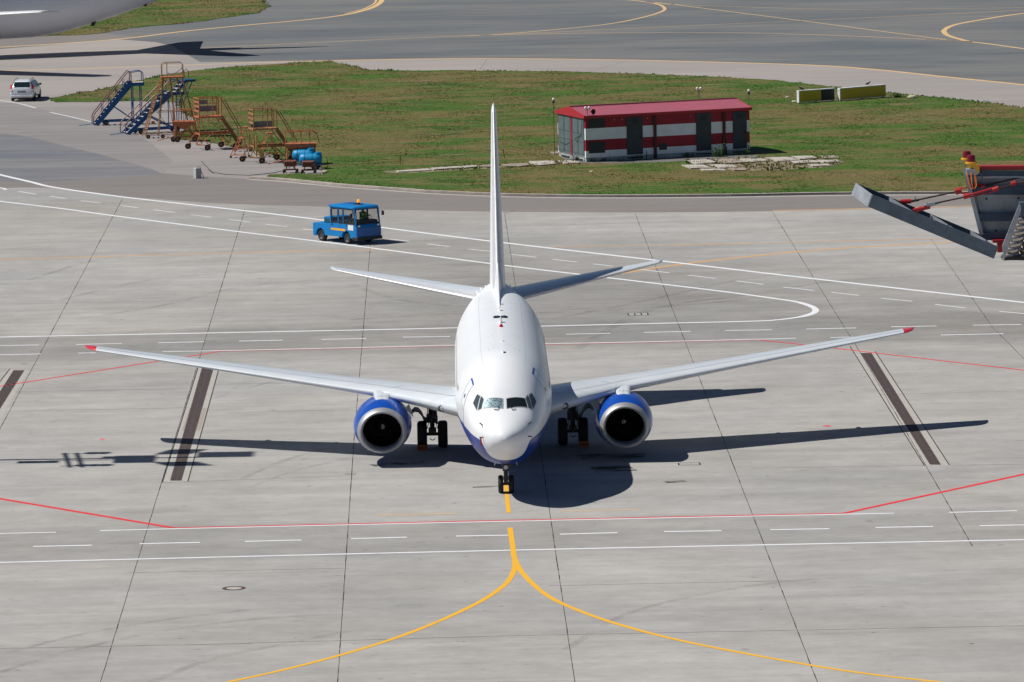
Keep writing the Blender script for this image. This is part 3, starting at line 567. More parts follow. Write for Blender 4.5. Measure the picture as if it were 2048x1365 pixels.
def patch(corners, off, n=8, mb=None):   # corners (s, th) in order round; bilinear patch laid on the skin
    (a, b, c, d) = [np.array(q, float) for q in corners]; rows = []
    for i in range(n+1):
        u = i/n; p, q = a+(d-a)*u, b+(c-b)*u
        rows.append([fus(*(p+(q-p)*j/n), off) for j in range(n+1)])
    return (mb or MB()).grid(rows)
def grow(corners, k):
    c = np.mean(np.array(corners, float), 0); return [tuple(np.array(q)+(np.array(q)-c)/np.maximum(1e-6, np.abs(np.array(q)-c))*np.array([0.028, 1.15])*k) for q in corners]
W1 = [(2.345, 34.0), (2.135, 3.2), (1.715, 3.6), (2.03, 40.6)]; W2 = [(2.57, 39.6), (2.385, 35.6), (2.05, 43.2), (2.11, 51.6)]; W3 = [(2.83, 45.6), (2.60, 41.2), (2.15, 53.6), (2.65, 57.5)]
g = G('painted_pane_reflection'); vo = g.n.new('ShaderNodeTexVoronoi'); vo.inputs['Scale'].default_value = 22; g.l.new(g.pos, vo.inputs['Vector'])
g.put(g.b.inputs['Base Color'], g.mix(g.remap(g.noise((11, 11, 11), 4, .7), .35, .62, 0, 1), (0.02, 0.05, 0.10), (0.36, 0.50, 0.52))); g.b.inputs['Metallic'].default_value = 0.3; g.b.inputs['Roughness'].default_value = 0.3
M_pane_refl = g.m  # bright mottled reflection on the windscreen pane, painted as colour
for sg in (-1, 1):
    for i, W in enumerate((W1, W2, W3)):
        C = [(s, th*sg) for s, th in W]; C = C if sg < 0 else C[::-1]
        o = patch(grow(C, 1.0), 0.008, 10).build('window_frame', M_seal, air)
        patch(C, 0.014, 10).build('window_pane', M_pane_refl if (sg < 0 and i == 0) else (M_pglass if i == 0 else M_sideg), o, label='windscreen pane with a bright reflection painted into its colour' if (sg < 0 and i == 0) else None)
    # wipers, probes
    mb = MB(); mb.path([fus(1.62, sg*14, .03), fus(1.76, sg*10, .04), fus(1.80, sg*4+8*sg, .03)], .012); mb.path([fus(1.72, sg*20, .03), fus(1.62, sg*13, .035)], .014); mb.build('windscreen_wiper', M_dk, air)
    for s, th in ((1.16, 61), (0.86, 94)):
        mb = MB(); p = fus(s, sg*th); q = fus(s, sg*th, .13); mb.tube(p, q, .022); mb.tube(q, q+Vector((0, -.14, 0)), .014); mb.ball(p, .03); mb.build('pitot_probe', M_dk, air)
    # doors: port door wider than starboard service door
    s0, s1, t0, t1 = (4.18, 4.95, 40.5, 104) if sg > 0 else (3.60, 4.28, 46.5, 101)
    mb = MB(); e = 0.034
    def arcs(sa, sb, ta, tb): return patch([(sa, sg*ta), (sb, sg*ta), (sb, sg*tb), (sa, sg*tb)] if sg < 0 else [(sb, sg*ta), (sa, sg*ta), (sa, sg*tb), (sb, sg*tb)], .006, 12, mb)
    arcs(s0, s0+e, t0, t1); arcs(s1-e, s1, t0, t1); arcs(s0, s1, t0, t0+2.6); arcs(s0, s1, t1-1.5, t1)
    do = MB(); patch([(s0, sg*t0), (s1, sg*t0), (s1, sg*t1), (s0, sg*t1)] if sg < 0 else [(s1, sg*t0), (s0, sg*t0), (s0, sg*t1), (s1, sg*t1)], .0035, 12, do)
    d = do.build('cabin_door', M_wp, air); mb.build('door_outline', M_bp, d)
    mb = MB(); patch([(s0+.25, sg*66), (s0+.4, sg*66), (s0+.4, sg*71), (s0+.25, sg*71)][::(1 if sg < 0 else -1)], .009, 4, mb); mb.build('door_handle', M_dk, d)
    mb = MB(); patch([(s0+.3, sg*80), (s0+.38, sg*80), (s0+.38, sg*88), (s0+.3, sg*88)][::(1 if sg < 0 else -1)], .009, 4, mb); mb.build('door_marking', M_soft, d)
    # cabin windows
    wm = None
    for i in range(42):
        y = 1.9+i*.508
        if wm is None:
            mb = MB(); mb.add([(sg*(1.862+.004*abs(j-4)*0)+0, .12*math.cos(a), .17*math.sin(a)) for j, a in enumerate([2*math.pi*k/12 for k in range(12)])], [list(range(12))[::sg]]); o = mb.build('cabin_window', M_pglass, air, 0); wm = o
        else: o = wm.copy(); COL.objects.link(o); o.parent = air
        wd = herm(y+4, ST[:, 0], ST[:, 1]); zz = 3.82; o.location = (sg*(wd*math.sqrt(1-((zz-3.35)/2.0)**2)-1.862+.006), y, zz); o.rotation_euler = (0, 0, 0)
# roof antennas, beacon, emblem-free dark caps
def blade(s, h, l, m_=M_wp, lean=.12, name='blade_antenna', th=0):
    mb = MB(); p = fus(s, th); mb.prism([p+Vector((-.012, 0, -.02)), p+Vector((-.012, l, -.02)), p+Vector((-.012, l*.8+lean, h)), p+Vector((-.012, lean, h))], (.024, 0, 0)); return mb.build(name, m_, air)
blade(5.3, .16, .30); blade(14.2, .22, .35); blade(8.2, .10, .2); blade(18.2, .16, .3); blade(20.4, .22, .3)
mb = MB(); p = fus(12.9, 0); mb.lathe([(-.02, .08), (.04, .075), (.09, .05), (.11, .01)], p, (0, 0, 1), 14); mb.build('beacon_light', mat('red_lens', (0.55, 0.01, 0.02), 0.15, vary=.05), air)
for sg in (-1, 1):
    mb = MB(); p = fus(16.2, sg*4.2); mb.ball(p, .17, 12, 8, (1, 2.0, .35)); mb.build('roof_light_fairing', M_pglass, air)
    mb = MB(); mb.path([fus(13.0, sg*.6+.3, .012), fus(16, sg*.6+.3, .012)], .012, 4); mb.build('cable_raceway', M_soft, air)
for th in (28, -27):     # long lap joints on the upper skin
    mb = MB(); pts = [fus(s, th, .0) for s in np.linspace(4.5, 25, 40)]; mb.path(pts, .006, 4); mb.build('skin_seam', M_soft, air, 0)
for s_ in (6.4, 10.3, 19.3, 21.6):
    for th in (-17, -12, 14, 20):
        mb = MB(); patch([(s_, th), (s_+.22, th), (s_+.22, th+.7), (s_, th+.7)][::-1], .006, 1, mb); mb.build('skin_marking', M_soft, air, 0)
if False: mb = MB(); mb.path([fus(.9, -58, .006)]+[fus(.95-.002*abs(t), t, .006) for t in range(-55, 60, 6)], .005, 4)
mb = MB(); mb.path([fus(.25, 0, .004), fus(1.5, 0, .004)], .004, 4); mb.build('lightning_strip', M_soft, air, 0)
mb = MB(); a, b = fus(.80, -92, .12), fus(.80, -92, .12)+Vector((.02, -.02, -.34)); mb.par(a+Vector((-.03, 0, 0)), (.06, 0, 0), (0, .01, 0), b-a); mb.build('red_warning_streamer', M_rp, air)
# belly fairing between the wings
mb = MB(); rs_ = []
for y, w_, zb in ((5.6, 1.0, 1.42), (6.6, 1.55, 1.28), (8.0, 1.86, 1.16), (10, 1.96, 1.10), (13, 2.08, 1.08), (15, 1.9, 1.2), (16.6, 1.2, 1.42)):
    rs_.append([Vector((w_*math.sin(a), y, 2.1+(2.1-zb)*-math.cos(a)*(1 if math.cos(a) > 0 else .55))) for a in [2*math.pi*k/28 for k in range(28)]])
mb.rings(rs_); mb.build('belly_fairing', M_bp, air, 50)

# wings and tail surfaces
def foil(t, n=12):
    f = []
    xs = [0.5*(1-math.cos(math.pi*i/n)) for i in range(n+1)]
    th = lambda x: 5*t*(0.2969*math.sqrt(x)-0.126*x-0.3516*x*x+0.2843*x**3-0.1036*x**4)
    return xs, th
def surf_pt(S, f, up, u):            # S: stations (span, LE y, chord, z, t); f chord fraction; u span position
    P = np.array(S); v = [np.interp(abs(u), P[:, 0], P[:, k]) for k in range(5)]
    _, th = foil(v[4]); d = th(max(f, 0))*v[2]; c = 0.018*v[2]*math.sin(math.pi*min(1, f))
    return v[1]+f*v[2], v[3]+c+(d*1.0 if up else -d)-0.014*v[2]*(f-.4)
def wing_part(S, sg, f0, f1, vertical=False, n=10, n2=None, spans=None):
    """loft the slice of the section between chord fractions f0 and f1"""
    rings = []
    for u in (spans or [s[0] for s in S]):
        fr = [f0+(f1-f0)*0.5*(1-math.cos(math.pi*i/n)) if f0 == 0 else f0+(f1-f0)*i/n for i in range(n+1)]
        up = [surf_pt(S, f, True, u) for f in fr][::-1]; lo = [surf_pt(S, f, False, u) for f in fr]
        if f0 == 0: lo = lo[1:]
        ring = [(y, z) for y, z in up+lo]
        rings.append([Vector((sg*u, y, z)) for y, z in ring] if not vertical else ring)
    mb = MB(); mb.rings(rings if sg > 0 else [r[::-1] for r in rings]); return mb
def on_top(mb, S, sg, pts, w=.03, off=.008):   # thin gap line along the upper skin through (span, fraction) points
    P = []
    for u, f in pts:
        y, z = surf_pt(S, f, True, u); P.append(Vector((sg*u, y, z+off)))
    for a, b in zip(P, P[1:]):
        d = (b-a).normalized(); n = Vector((-d.y, d.x, 0)).normalized()*w/2; mb.add([a-n, b-n, b+n, a+n], [[0, 1, 2, 3]])
wz = lambda x: 2.34+(x-1.88)*.105
WS = [(1.2, 5.6, 7.35, wz(1.2)-.02, .135), (1.88, 6.3, 6.65, wz(1.88), .135), (3.3, 7.85, 5.45, wz(3.3), .13), (4.83, 9.35, 4.3, wz(4.83), .125), (5.7, 9.82, 3.98, wz(5.7), .12), (10, 12.13, 2.95, wz(10), .11), (16.65, 15.68, 1.46, wz(16.65), .105)]
TIP = [(16.65, 15.68, 1.46, wz(16.65), .105), (16.85, 15.86, 1.34, wz(16.85), .10), (17.02, 16.15, 1.08, wz(17.02), .09), (17.12, 16.5, .78, wz(17.12), .08), (17.18, 16.9, .40, wz(17.18), .06)]
HS = [(0.5, 22.4, 5.2, 4.76, .09), (0.9, 22.75, 4.85, 4.80, .09), (7.02, 27.42, 1.36, 5.69, .09), (7.17, 27.75, 1.02, 5.71, .07), (7.2, 28.1, .6, 5.715, .05)]
for sg in (-1, 1):
    sp = [1.2, 1.88, 2.5, 3.3, 4.0, 4.83, 5.7, 7, 8.5, 10, 12, 14, 16.65]
    wo = wing_part(WS, sg, .14, 1.0, spans=sp).build('wing', M_wing, air, 50)
    wing_part(WS, sg, 0, .1395, spans=[u for u in sp if u <= 4.5]+[4.5]).build('leading_edge', M_wing, wo, 50)
    wing_part(WS, sg, 0, .1395, spans=[5.15, 7, 8.5, 10, 12, 14, 16.65]).build('slat', M_wing, wo, 50)
    wing_part(WS, sg, .01, .1395, spans=[4.5, 4.83, 5.15]).build('pylon_root', M_wing, wo, 50)
    wing_part(TIP, sg, 0, 1.0).build('wing_tip', M_rp, wo, 50)
    mb = MB(); on_top(mb, WS, sg, [(1.9, .145), (5, .145), (16.6, .145)], .02); on_top(mb, WS, sg, [(2.0, .80), (5.7, .78), (16.6, .76)], .02)
    for u in (3.4, 7.4, 10.0, 13.0): on_top(mb, WS, sg, [(u, .01), (u, .14)], .02)
    for u in (4.0, 8.9, 12.3, 15.6): on_top(mb, WS, sg, [(u, .77), (u, .99)], .03)
    on_top(mb, WS, sg, [(3.0, .9), (3.1, .6), (4.0, .25), (4.3, .15)], .02)
    mb.build('panel_gap', M_line, wo, 0); mb = MB(); on_top(mb, WS, sg, [(2.4, .45), (5.5, .42), (16, .45)], .012); [on_top(mb, WS, sg, [(u, .15), (u, .76)], .012) for u in (5.0, 7.8, 11.2, 14.4)]; mb.build('skin_seam', M_soft, wo, 0)
    for u in (6.2, 9.1, 12.2):
        y1, z1 = surf_pt(WS, .52, False, u); c = 2.2-.06*u; k_ = 1-.035*(u-6); mb = MB(); rr = []
        for t_ in np.linspace(0, 1, 9):
            y = y1+t_*c*1.0; r_ = max(.02, .19*k_*math.sin(math.pi*min(1, t_*.93+.04))**.6); rr.append([Vector((sg*u+r_*.75*math.cos(a), y, z1-.13*k_+.06+r_*1.15*math.sin(a))) for a in [2*math.pi*q/12 for q in range(12)]])
        mb.rings(rr); mb.build('flap_track_fairing', M_seal, wo, 50)
    y_, z_ = surf_pt(WS, .015, False, 2.45); mb = MB(); mb.ball((sg*2.42, y_-.03, z_+.08), .19, 14, 8, (1, .55, .72)); lo_ = mb.build('landing_light', M_lens, wo)
    mb = MB(); mb.lathe([(0, .09), (.02, .08), (.05, .01)], (sg*2.42, y_-.13, z_+.09), (0, -1, 0), 12); mb.build('lamp', M_alu, lo_)
    # tailplane
    hp = [.5, .9, 2.4, 4, 5.5, 7.02]; ho = wing_part(HS, sg, .08, 1.0, spans=hp).build('tailplane', M_wing, air, 50)
    wing_part(HS, sg, 0, .0795, spans=hp).build('leading_edge', M_alu, ho, 50); wing_part(HS[2:], sg, 0, 1).build('tip_cap', M_wing, ho, 50)
    mb = MB(); on_top(mb, HS, sg, [(1.2, .72), (6.9, .72)], .02); mb.build('elevator_gap', M_line, ho, 0)
    for th in (20, 28, 36, 44, 52):
        mb = MB(); s_ = 27.2; p, q = fus(s_, sg*th), fus(s_+.32, sg*th); n = (fus(s_, sg*th, 1)-p); mb.prism([p-n*.02, q-n*.02, q+n*.16, p.lerp(q, .5)+n*.16], (sg*.02, 0, -.012)); mb.build('vortex_generator', M_wp, air, 0)
# fin
FS = [(5.0, 21.9, 6.9, .100), (5.6, 22.3, 6.5, .100), (9, 24.25, 4.6, .096), (12.45, 26.7, 2.4, .088), (12.62, 26.9, 2.15, .065), (12.70, 27.2, 1.6, .025)]
def fin_part(f0, f1, FS=FS):
    rings = []
    for z, le, c, t in FS:
        _, th = foil(t); n = 12; fr = [f0+(f1-f0)*0.5*(1-math.cos(math.pi*i/n)) if f0 == 0 else f0+(f1-f0)*i/n for i in range(n+1)]
        a = [Vector((th(f)*c, le+f*c, z)) for f in fr][::-1]; b = [Vector((-th(f)*c, le+f*c, z)) for f in fr]
        if f0 == 0: b = b[1:]
        rings.append(a+b)
    mb = MB(); mb.rings([r[::-1] for r in rings]); return mb
fin = fin_part(.07, 1).build('tail_fin', M_wp, air, 50); fin_part(0, .0695, FS[:4]).build('leading_edge', M_alu, fin, 50)
fin_part(0, .0695, FS[3:]).build('fin_tip', M_wp, fin, 50)
mb = MB(); rr = []
for y, h, t_ in ((15.5, .02, .05), (18.3, .10, .08), (20.3, .32, .12), (22.0, .75, .18), (23.2, 1.25, .24)):
    z = herm(y+4, ST[:, 0], ST[:, 2])-.06; rr.append([Vector((-t_*.9, y, z-.1)), Vector((-t_*.5, y, z+h*.55)), Vector((-.02, y, z+.06+h)), Vector((.02, y, z+.06+h)), Vector((t_*.5, y, z+h*.55)), Vector((t_*.9, y, z-.1))])
mb.rings(rr); mb.build('dorsal_fin', M_wp, fin, 70)
# engines
def eng_ring(y, r, zc, n=56, flat=.90):
    return [Vector((r*math.cos(a), y, zc+r*.955*math.sin(a)*(1 if math.sin(a) > 0 else flat*1.03))) for a in [2*math.pi*k/n for k in range(n)]]
for sg in (-1, 1):
    cx = sg*4.83; sh = lambda rings: [[p+Vector((cx, 0, 0)) for p in r] for r in rings]
    mb = MB(); mb.rings(sh([eng_ring(y, r, z) for y, r, z in ((7.50, 1.005, 1.435), (7.8, 1.08, 1.46), (8.3, 1.14, 1.485), (8.9, 1.165, 1.49), (9.6, 1.13, 1.51), (10.3, 1.01, 1.56), (10.9, .90, 1.60), (11.3, .80, 1.62))]), cap=False)
    eo = mb.build('engine', M_bp, air, 60)
    mb = MB(); mb.rings(sh([eng_ring(y, r, z) for y, r, z in ((7.85, .775, 1.45), (7.6, .765, 1.43), (7.42, .765, 1.425), (7.30, .785, 1.42), (7.22, .82, 1.42), (7.19, .865, 1.42), (7.22, .905, 1.42), (7.30, .95, 1.42), (7.40, .98, 1.428), (7.4985, 1.002, 1.4345))]), cap=False); mb.build('inlet_lip', M_lip, eo, 70)
    mb = MB(); mb.rings(sh([eng_ring(y, r, z, flat=fl) for y, r, z, fl in ((8.75, .80, 1.5, 1.0), (8.3, .79, 1.48, .95), (7.851, .776, 1.45, .90))]), cap=False); mb.build('inlet_duct', M_duct, eo, 70)
    mb = MB(); mb.add([Vector((cx+.84*math.cos(a), 8.85, 1.5+.84*math.sin(a))) for a in [2*math.pi*k/40 for k in range(40)]], [list(range(40))]); mb.build('fan_case', M_duct, eo, 0)
    mb = MB()
    for k_ in range(24):
        a = 2*math.pi*k_/24; u_ = Vector((math.cos(a), 0, math.sin(a))); v_ = Vector((-math.sin(a), 0, math.cos(a))); c_ = Vector((cx, 0, 1.5))
        mb.add([c_+u_*.2+v_*.03+Vector((0, 8.58, 0)), c_+u_*.78-v_*.02+Vector((0, 8.5, 0)), c_+u_*.78+v_*.13+Vector((0, 8.68, 0)), c_+u_*.2-v_*.04+Vector((0, 8.7, 0))], [[0, 1, 2, 3]])
    mb.build('fan_blades', M_fan, eo, 0)
    mb = MB(); mb.lathe([(0, .02), (.06, .07), (.16, .14), (.30, .21), (.42, .24)], (cx, 8.22, 1.5), (0, 1, 0), 24); spn = mb.build('spinner', M_dk, eo)
    mb = MB(); pts = []
    for i in range(26):
        t_ = i/25; a = t_*2*math.pi*1.25+(.5 if sg < 0 else 2.6); r_ = .015+.072*t_; y_ = np.interp(r_, [.02, .07, .14, .21], [0, .06, .16, .30])
        pts.append(Vector((cx+r_*math.cos(a), 8.22+y_-.012, 1.5+r_*math.sin(a))))
    mb.path(pts, .014, 5); mb.build('spinner_swirl', M_wp, spn, 0)
    mb = MB(); mb.lathe([(0, .62), (.5, .58), (1.1, .42), (1.1, .3)], (cx, 11.0, 1.6), (0, 1, 0), 28); mb.lathe([(0, .3), (.6, .02)], (cx, 12.0, 1.6), (0, 1, 0), 18); mb.build('exhaust_nozzle', M_strut, eo)
    # strake on the inboard shoulder
    a = R(37); n_ = Vector((-sg*math.cos(a), 0, math.sin(a))); c_ = Vector((cx, 0, 1.5)); mb = MB()
    n1, n2 = (Vector((-sg*math.cos(R(q)), 0, math.sin(R(q)))) for q in (14, 36)); mb.prism([c_+n1*1.06+Vector((0, 8.25, 0)), c_+n2*1.06+Vector((0, 8.75, 0)), c_+n2*1.33+Vector((0, 9.15, 0)), c_+n1*1.30+Vector((0, 8.65, 0))], (0, .03, 0)); mb.build('strake', M_wp, eo, 0)
    # cowl split and latch marks
    mb = MB(); mb.path([c_+Vector((1.118*math.cos(t_), 8.75, .955*1.118*math.sin(t_))) for t_ in np.linspace(.25, math.pi-.25, 24)], .007, 4); mb.build('cowl_gap', M_line, eo, 0)
    mb = MB(); rr = []
    for y, zt, w_ in ((8.22, 2.40, .16), (8.32, 2.50, .25), (8.55, 2.585, .28), (8.9, 2.655, .29), (9.25, 2.74, .31), (9.55, 2.82, .35), (10.0, 2.82, .37), (11.2, 2.6, .30), (12.6, 2.4, .12)):
        zb = 2.2 if y < 11 else 2.05; rr.append([Vector((cx+x*w_, y, z)) for x, z in ((-1.0, zb), (-1, zt-.14), (-.96, zt-.07), (-.85, zt-.02), (-.5, zt), (.5, zt), (.85, zt-.02), (.96, zt-.07), (1, zt-.14), (1.0, zb))])
    mb.rings(rr); po = mb.build('engine_pylon', M_wing, air, 55)
    mb = MB(); mb.path([(cx, 8.6, 2.60), (cx, 9.2, 2.732)], .006, 4); mb.path([(cx-.2, 8.9, 2.66), (cx+.2, 8.9, 2.66)], .006, 4); mb.build('panel_gap', M_soft, po, 0)
# landing gear
def wheel(parent, x, y, r, w_, hub=.45, name='wheel', m_rim=None):
    mb = MB(); h = w_/2
    mb.lathe([(-h*.82, r*hub), (-h, r*.62), (-h, r*.80), (-h*.86, r*.93), (-h*.55, r*.99), (0, r), (h*.55, r*.99), (h*.86, r*.93), (h, r*.80), (h, r*.62), (h*.82, r*hub)], (x, y, r), (1, 0, 0), 32); o = mb.build(name, M_blk, parent, 40)
    mb = MB(); mb.lathe([(-h*.80, r*hub*.99), (-h*.45, r*hub*.8), (-h*.5, .05), (-h*.9, .04)], (x, y, r), (1, 0, 0), 20); mb.lathe([(h*.80, r*hub*.99), (h*.45, r*hub*.8), (h*.5, .05), (h*.9, .04)], (x, y, r), (1, 0, 0), 20); mb.build('wheel_hub', m_rim or M_strut, o, 40); return o
for sg in (-1, 1):
    X = sg*2.86; mb = MB(); A = Vector((X, 12.6, .56)); T = Vector((sg*2.8, 12.35, 2.35))
    mb.tube(A+Vector((0, 0, .05)), Vector((X, 12.5, 1.35)), .10, 12); mb.tube(Vector((X, 12.52, 1.05)), T, .17, 14); mb.tube((X-.42, 12.6, .56), (X+.42, 12.6, .56), .07, 12)
    mb.tube((X, 12.45, 1.55), (sg*1.9, 12.6, 2.1), .06); mb.tube((X, 12.5, 1.75), (sg*2.2, 12.5, 2.2), .045); mb.tube((X, 12.3, 1.5), (X, 11.4, 2.2), .05)
    mb.path([(X+.02, 12.38, .75), (X+.02, 12.15, 1.0), (X+.02, 12.4, 1.3)], .035, 6); mb.path([(X-.12, 12.4, .4), (X, 12.4, .33), (X+.12, 12.4, .4)], .02); mb.box(X-.16, X+.16, 12.5, 12.75, .62, .82)
    for dx in (-.17, .17): mb.path([(X+dx, 12.45, 1.7), (X+dx*1.2, 12.42, 1.3), (X+dx*.9, 12.4, 1.0), (X+dx*1.3, 12.42, .8)], .018, 5)
    mb.box(X-.19, X+.19, 12.36, 12.5, 1.22, 1.42); mb.tube((X-.2, 12.35, 1.05), (X-.2, 12.4, 1.4), .035); mb.tube((X+.2, 12.35, 1.0), (X+.2, 12.4, 1.32), .03)
    lg = mb.build('main_landing_gear', M_strut, air); wheel(lg, X-.42, 12.6, .555, .40); wheel(lg, X+.42, 12.6, .555, .40)
    prof = [(x_, z_-.73) for x_, z_ in [(2.98, 1.98), (3.10, 1.93), (3.2, 2.0), (3.28, 2.2), (3.42, 2.36), (3.56, 2.38), (3.68, 2.28), (3.80, 2.05), (3.93, 1.82), (4.05, 1.68)]]; th = .045; mb = MB()
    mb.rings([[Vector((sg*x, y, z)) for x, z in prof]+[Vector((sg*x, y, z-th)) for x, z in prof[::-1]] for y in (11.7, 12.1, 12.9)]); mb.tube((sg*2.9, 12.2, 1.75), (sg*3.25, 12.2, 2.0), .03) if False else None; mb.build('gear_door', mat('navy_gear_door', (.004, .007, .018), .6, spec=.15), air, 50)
mb = MB(); mb.tube((0, 0, .35), (0, .02, .95), .075, 12); mb.box(-.085, .085, -.10, .05, .40, .86); mb.tube((0, .02, .85), (0, .05, 1.5), .085, 14); mb.tube((-.26, 0, .345), (.26, 0, .345), .05); mb.tube((0, .05, 1.0), (0, .9, 1.5), .04); mb.path([(0, -.08, .5), (0, -.24, .68), (0, -.08, .88)], .028); mb.box(-.15, .15, -.16, -.02, .95, 1.12); mb.box(-.1, .1, -.12, 0, .52, .66)
mb.box(-.27, .27, -.45, .6, 1.22, 1.5); mb.box(-.17, .17, -.12, .2, .98, 1.219); mb.tube((0, .02, .85), (0, .05, 1.5), .13, 14)
ng = mb.build('nose_landing_gear', M_strut, air); wheel(ng, -.205, 0, .345, .20); wheel(ng, .205, 0, .345, .20)
mb = MB(); mb.lathe([(0, .085), (.04, .08), (.05, .01)], (0, -.17, 1.02), (0, -1, 0), 16); mb.build('taxi_light', M_alu, ng)
for sg in (-1, 1):
    mb = MB(); mb.prism([(sg*.33, -.55, 1.52), (sg*.33, .75, 1.52), (sg*.42, .7, 1.12), (sg*.43, -.3, 1.12), (sg*.39, -.5, 1.25)], (sg*.02, 0, 0)); mb.build('nose_gear_door', M_wp, air, 30)
    for px_, py_ in ((.5, 1.0), (.28, 2.2)):
        pass
mb = MB(); mb.path([(.45, 1.2, 1.42), (.45, 1.25, 1.2), (.55, 1.3, 1.2)], .02); mb.build('drain_mast', M_wp, air)
# chocks
M_chock = mat('orange_chock', (0.55, 0.13, 0.03), 0.7, vary=.2, scale=8); M_hole = mat('chock_recess', (0.05, 0.015, 0.01), .9)
def chock(x, y, label):
    t = thing('wheel_chock', label, 'wheel chock', (x, y, 0), 0, 'orange wheel chocks at the main wheels'); mb = MB()
    mb.prism([(-.21, 0, 0), (-.21, .30, 0), (-.21, .24, .20), (-.21, .05, .22)], (.42, 0, 0)); mb.build('wedge', M_chock, t, 30, .01); mb = MB()
    for k_ in (-.13, 0, .13): mb.box(x0 := k_-.03, x0+.06, -.0+.0, .03, .06, .15)
    mb.build('recess', M_hole, t, 0)
chock(-3.28, 11.85, 'orange wheel chock in front of the outer main wheel on the left of the photo'); chock(3.28, 11.85, 'orange wheel chock in front of the outer main wheel on the right of the photo')

# ------------------------------------------------------------------ shared materials
M_tblue = mat('tractor_blue_paint', (0.003, 0.20, 0.52), 0.4, coat=0.0, spec=.3, vary=0.06, scale=2); M_tblue2 = mat('tractor_dark_blue_paint', (0.003, 0.10, 0.36), 0.4, vary=0.08, scale=2)
M_glz = glass('tinted_glass', (0.02, 0.035, 0.04), 0.05, 0.22); M_black = mat('black_plastic', (0.012, 0.012, 0.014), 0.5)
M_dial = mat('cab_interior', (0.03, 0.035, 0.04), 0.8); M_sgn_w = mat('white_panel', (0.78, 0.79, 0.80), 0.5); M_stripe = mat('orange_stripe', (0.85, 0.42, 0.04), 0.5)
M_ylamp = mat('lens_white', (0.85, 0.80, 0.65), 0.2); M_vest = mat('yellow_vest', (0.35, 0.62, 0.03), 0.8); M_skin = mat('skin', (0.38, 0.22, 0.15), 0.6); M_shirt = mat('dark_shirt', (0.05, 0.07, 0.09), 0.9); M_hair = mat('dark_hair', (0.02, 0.015, 0.01), 0.8)
M_amber = mat('amber_lens', (0.9, 0.32, 0.01), 0.2); M_rim = mat('wheel_rim', (0.12, 0.13, 0.14), 0.45, 0.5)
def wheel2(parent, c, r, w_, ax=(0, 1, 0), rim=None, name='wheel', n=24, rr=.55):
    c = Vector(c); ax = Vector(ax).normalized(); h = w_/2; mb = MB()
    mb.lathe([(-h*.8, r*rr), (-h, r*.68), (-h, r*.86), (-h*.7, r*.98), (0, r), (h*.7, r*.98), (h, r*.86), (h, r*.68), (h*.8, r*rr)], c, ax, n, cap=False); o = mb.build(name, M_blk, parent, 40)
    mb = MB()
    for s in (-1, 1): mb.lathe([(s*h*.8, r*rr*1.0), (s*h*.5, r*rr*.85), (s*h*.5, r*.16), (s*h*.8, r*.14), (s*h*.82, .004)], c, ax, 16, cap=False)
    mb.build('rim', rim or M_rim, o, 40); return o

# ------------------------------------------------------------------ blue tow tractor
def arch(cx, r, z0, n=9, up=True):   # points of a wheel arch from front to back
    return [(cx+r*math.cos(a), z0+r*math.sin(a)) for a in [math.pi*i/n for i in range(n+1)]]
tr = thing('tow_tractor', 'bright blue airport tow tractor with cab, driver and lit amber roof beacon', 'tractor', (-7.72, 92.1, 0), R(-52))
W = .84
def side_prism(mb, pts, w0, w1):      # pts (x, z) extruded from y=w0 to y=w1
    mb.prism([(x, w0, z) for x, z in pts], (0, w1-w0, 0)); return mb
low = [(-2.0, .28), (-2.0, .98), (-1.16, .98), (-1.16, 1.02), (-.44, 1.02), (-.44, 1.07), (1.90, 1.10), (1.97, .98), (1.97, .34), (1.50, .34)]+[(x, z) for x, z in arch(1.02, .40, .33)][0:]+[(.50, .36), (-.88, .36)]+[(x, z) for x, z in arch(-1.33, .40, .33)]+[(-1.80, .28)]
mb = MB(); side_prism(mb, low, -W, W); mb.build('body', M_tblue, tr, 30, .025)
mb = MB(); side_prism(mb, [(-1.15, .99), (-1.15, 1.36), (-.46, 1.36), (-.46, .99)], -.70, .70); eb = mb.build('engine_box', M_tblue, tr, 30, .02)
mb = MB(); mb.box(-1.10, -.52, -.712, -.699, .95, 1.30); [mb.box(-1.08, -.54, -.72, -.713, .97+k*.04, .985+k*.04) for k in range(6)]; mb.build('grille', mat('teal_grille', (0.01, .09, .15), .6), eb, 0)
mb = MB(); mb.path([(-.62, -.5, 1.36), (-.62, -.5, 1.42), (-.5, -.5, 1.42), (-.5, -.5, 1.36)], .015); mb.build('handle', M_black, eb)
# cab: pillars, roof, glazing
mb = MB(); zt = 1.97
for y in (-W+.03, W-.03):
    for (xb, xt, wd) in ((-.42, -.40, .09), (.30, .30, .07), (.76, .75, .06), (1.86, 1.74, .07)): mb.prism([(xb, y-.03, 1.05), (xb+wd, y-.03, 1.05), (xt+wd, y-.03, zt), (xt, y-.03, zt)], (0, .06, 0))
mb.box(-.42, -.36, -W+.05, W-.05, 1.05, 1.2); mb.prism([(-.42, -W+.03, 1.90), (1.80, -W+.03, 1.90), (1.78, -W+.03, 1.95), (-.42, -W+.03, 1.95)], (0, .05, 0)); mb.prism([(-.42, W-.08, 1.90), (1.80, W-.08, 1.90), (1.78, W-.08, 1.95), (-.42, W-.08, 1.95)], (0, .05, 0)); mb.box(1.71, 1.80, -W+.06, W-.06, 1.925, 1.96)
cb = mb.build('cab', M_tblue, tr, 30, .01)
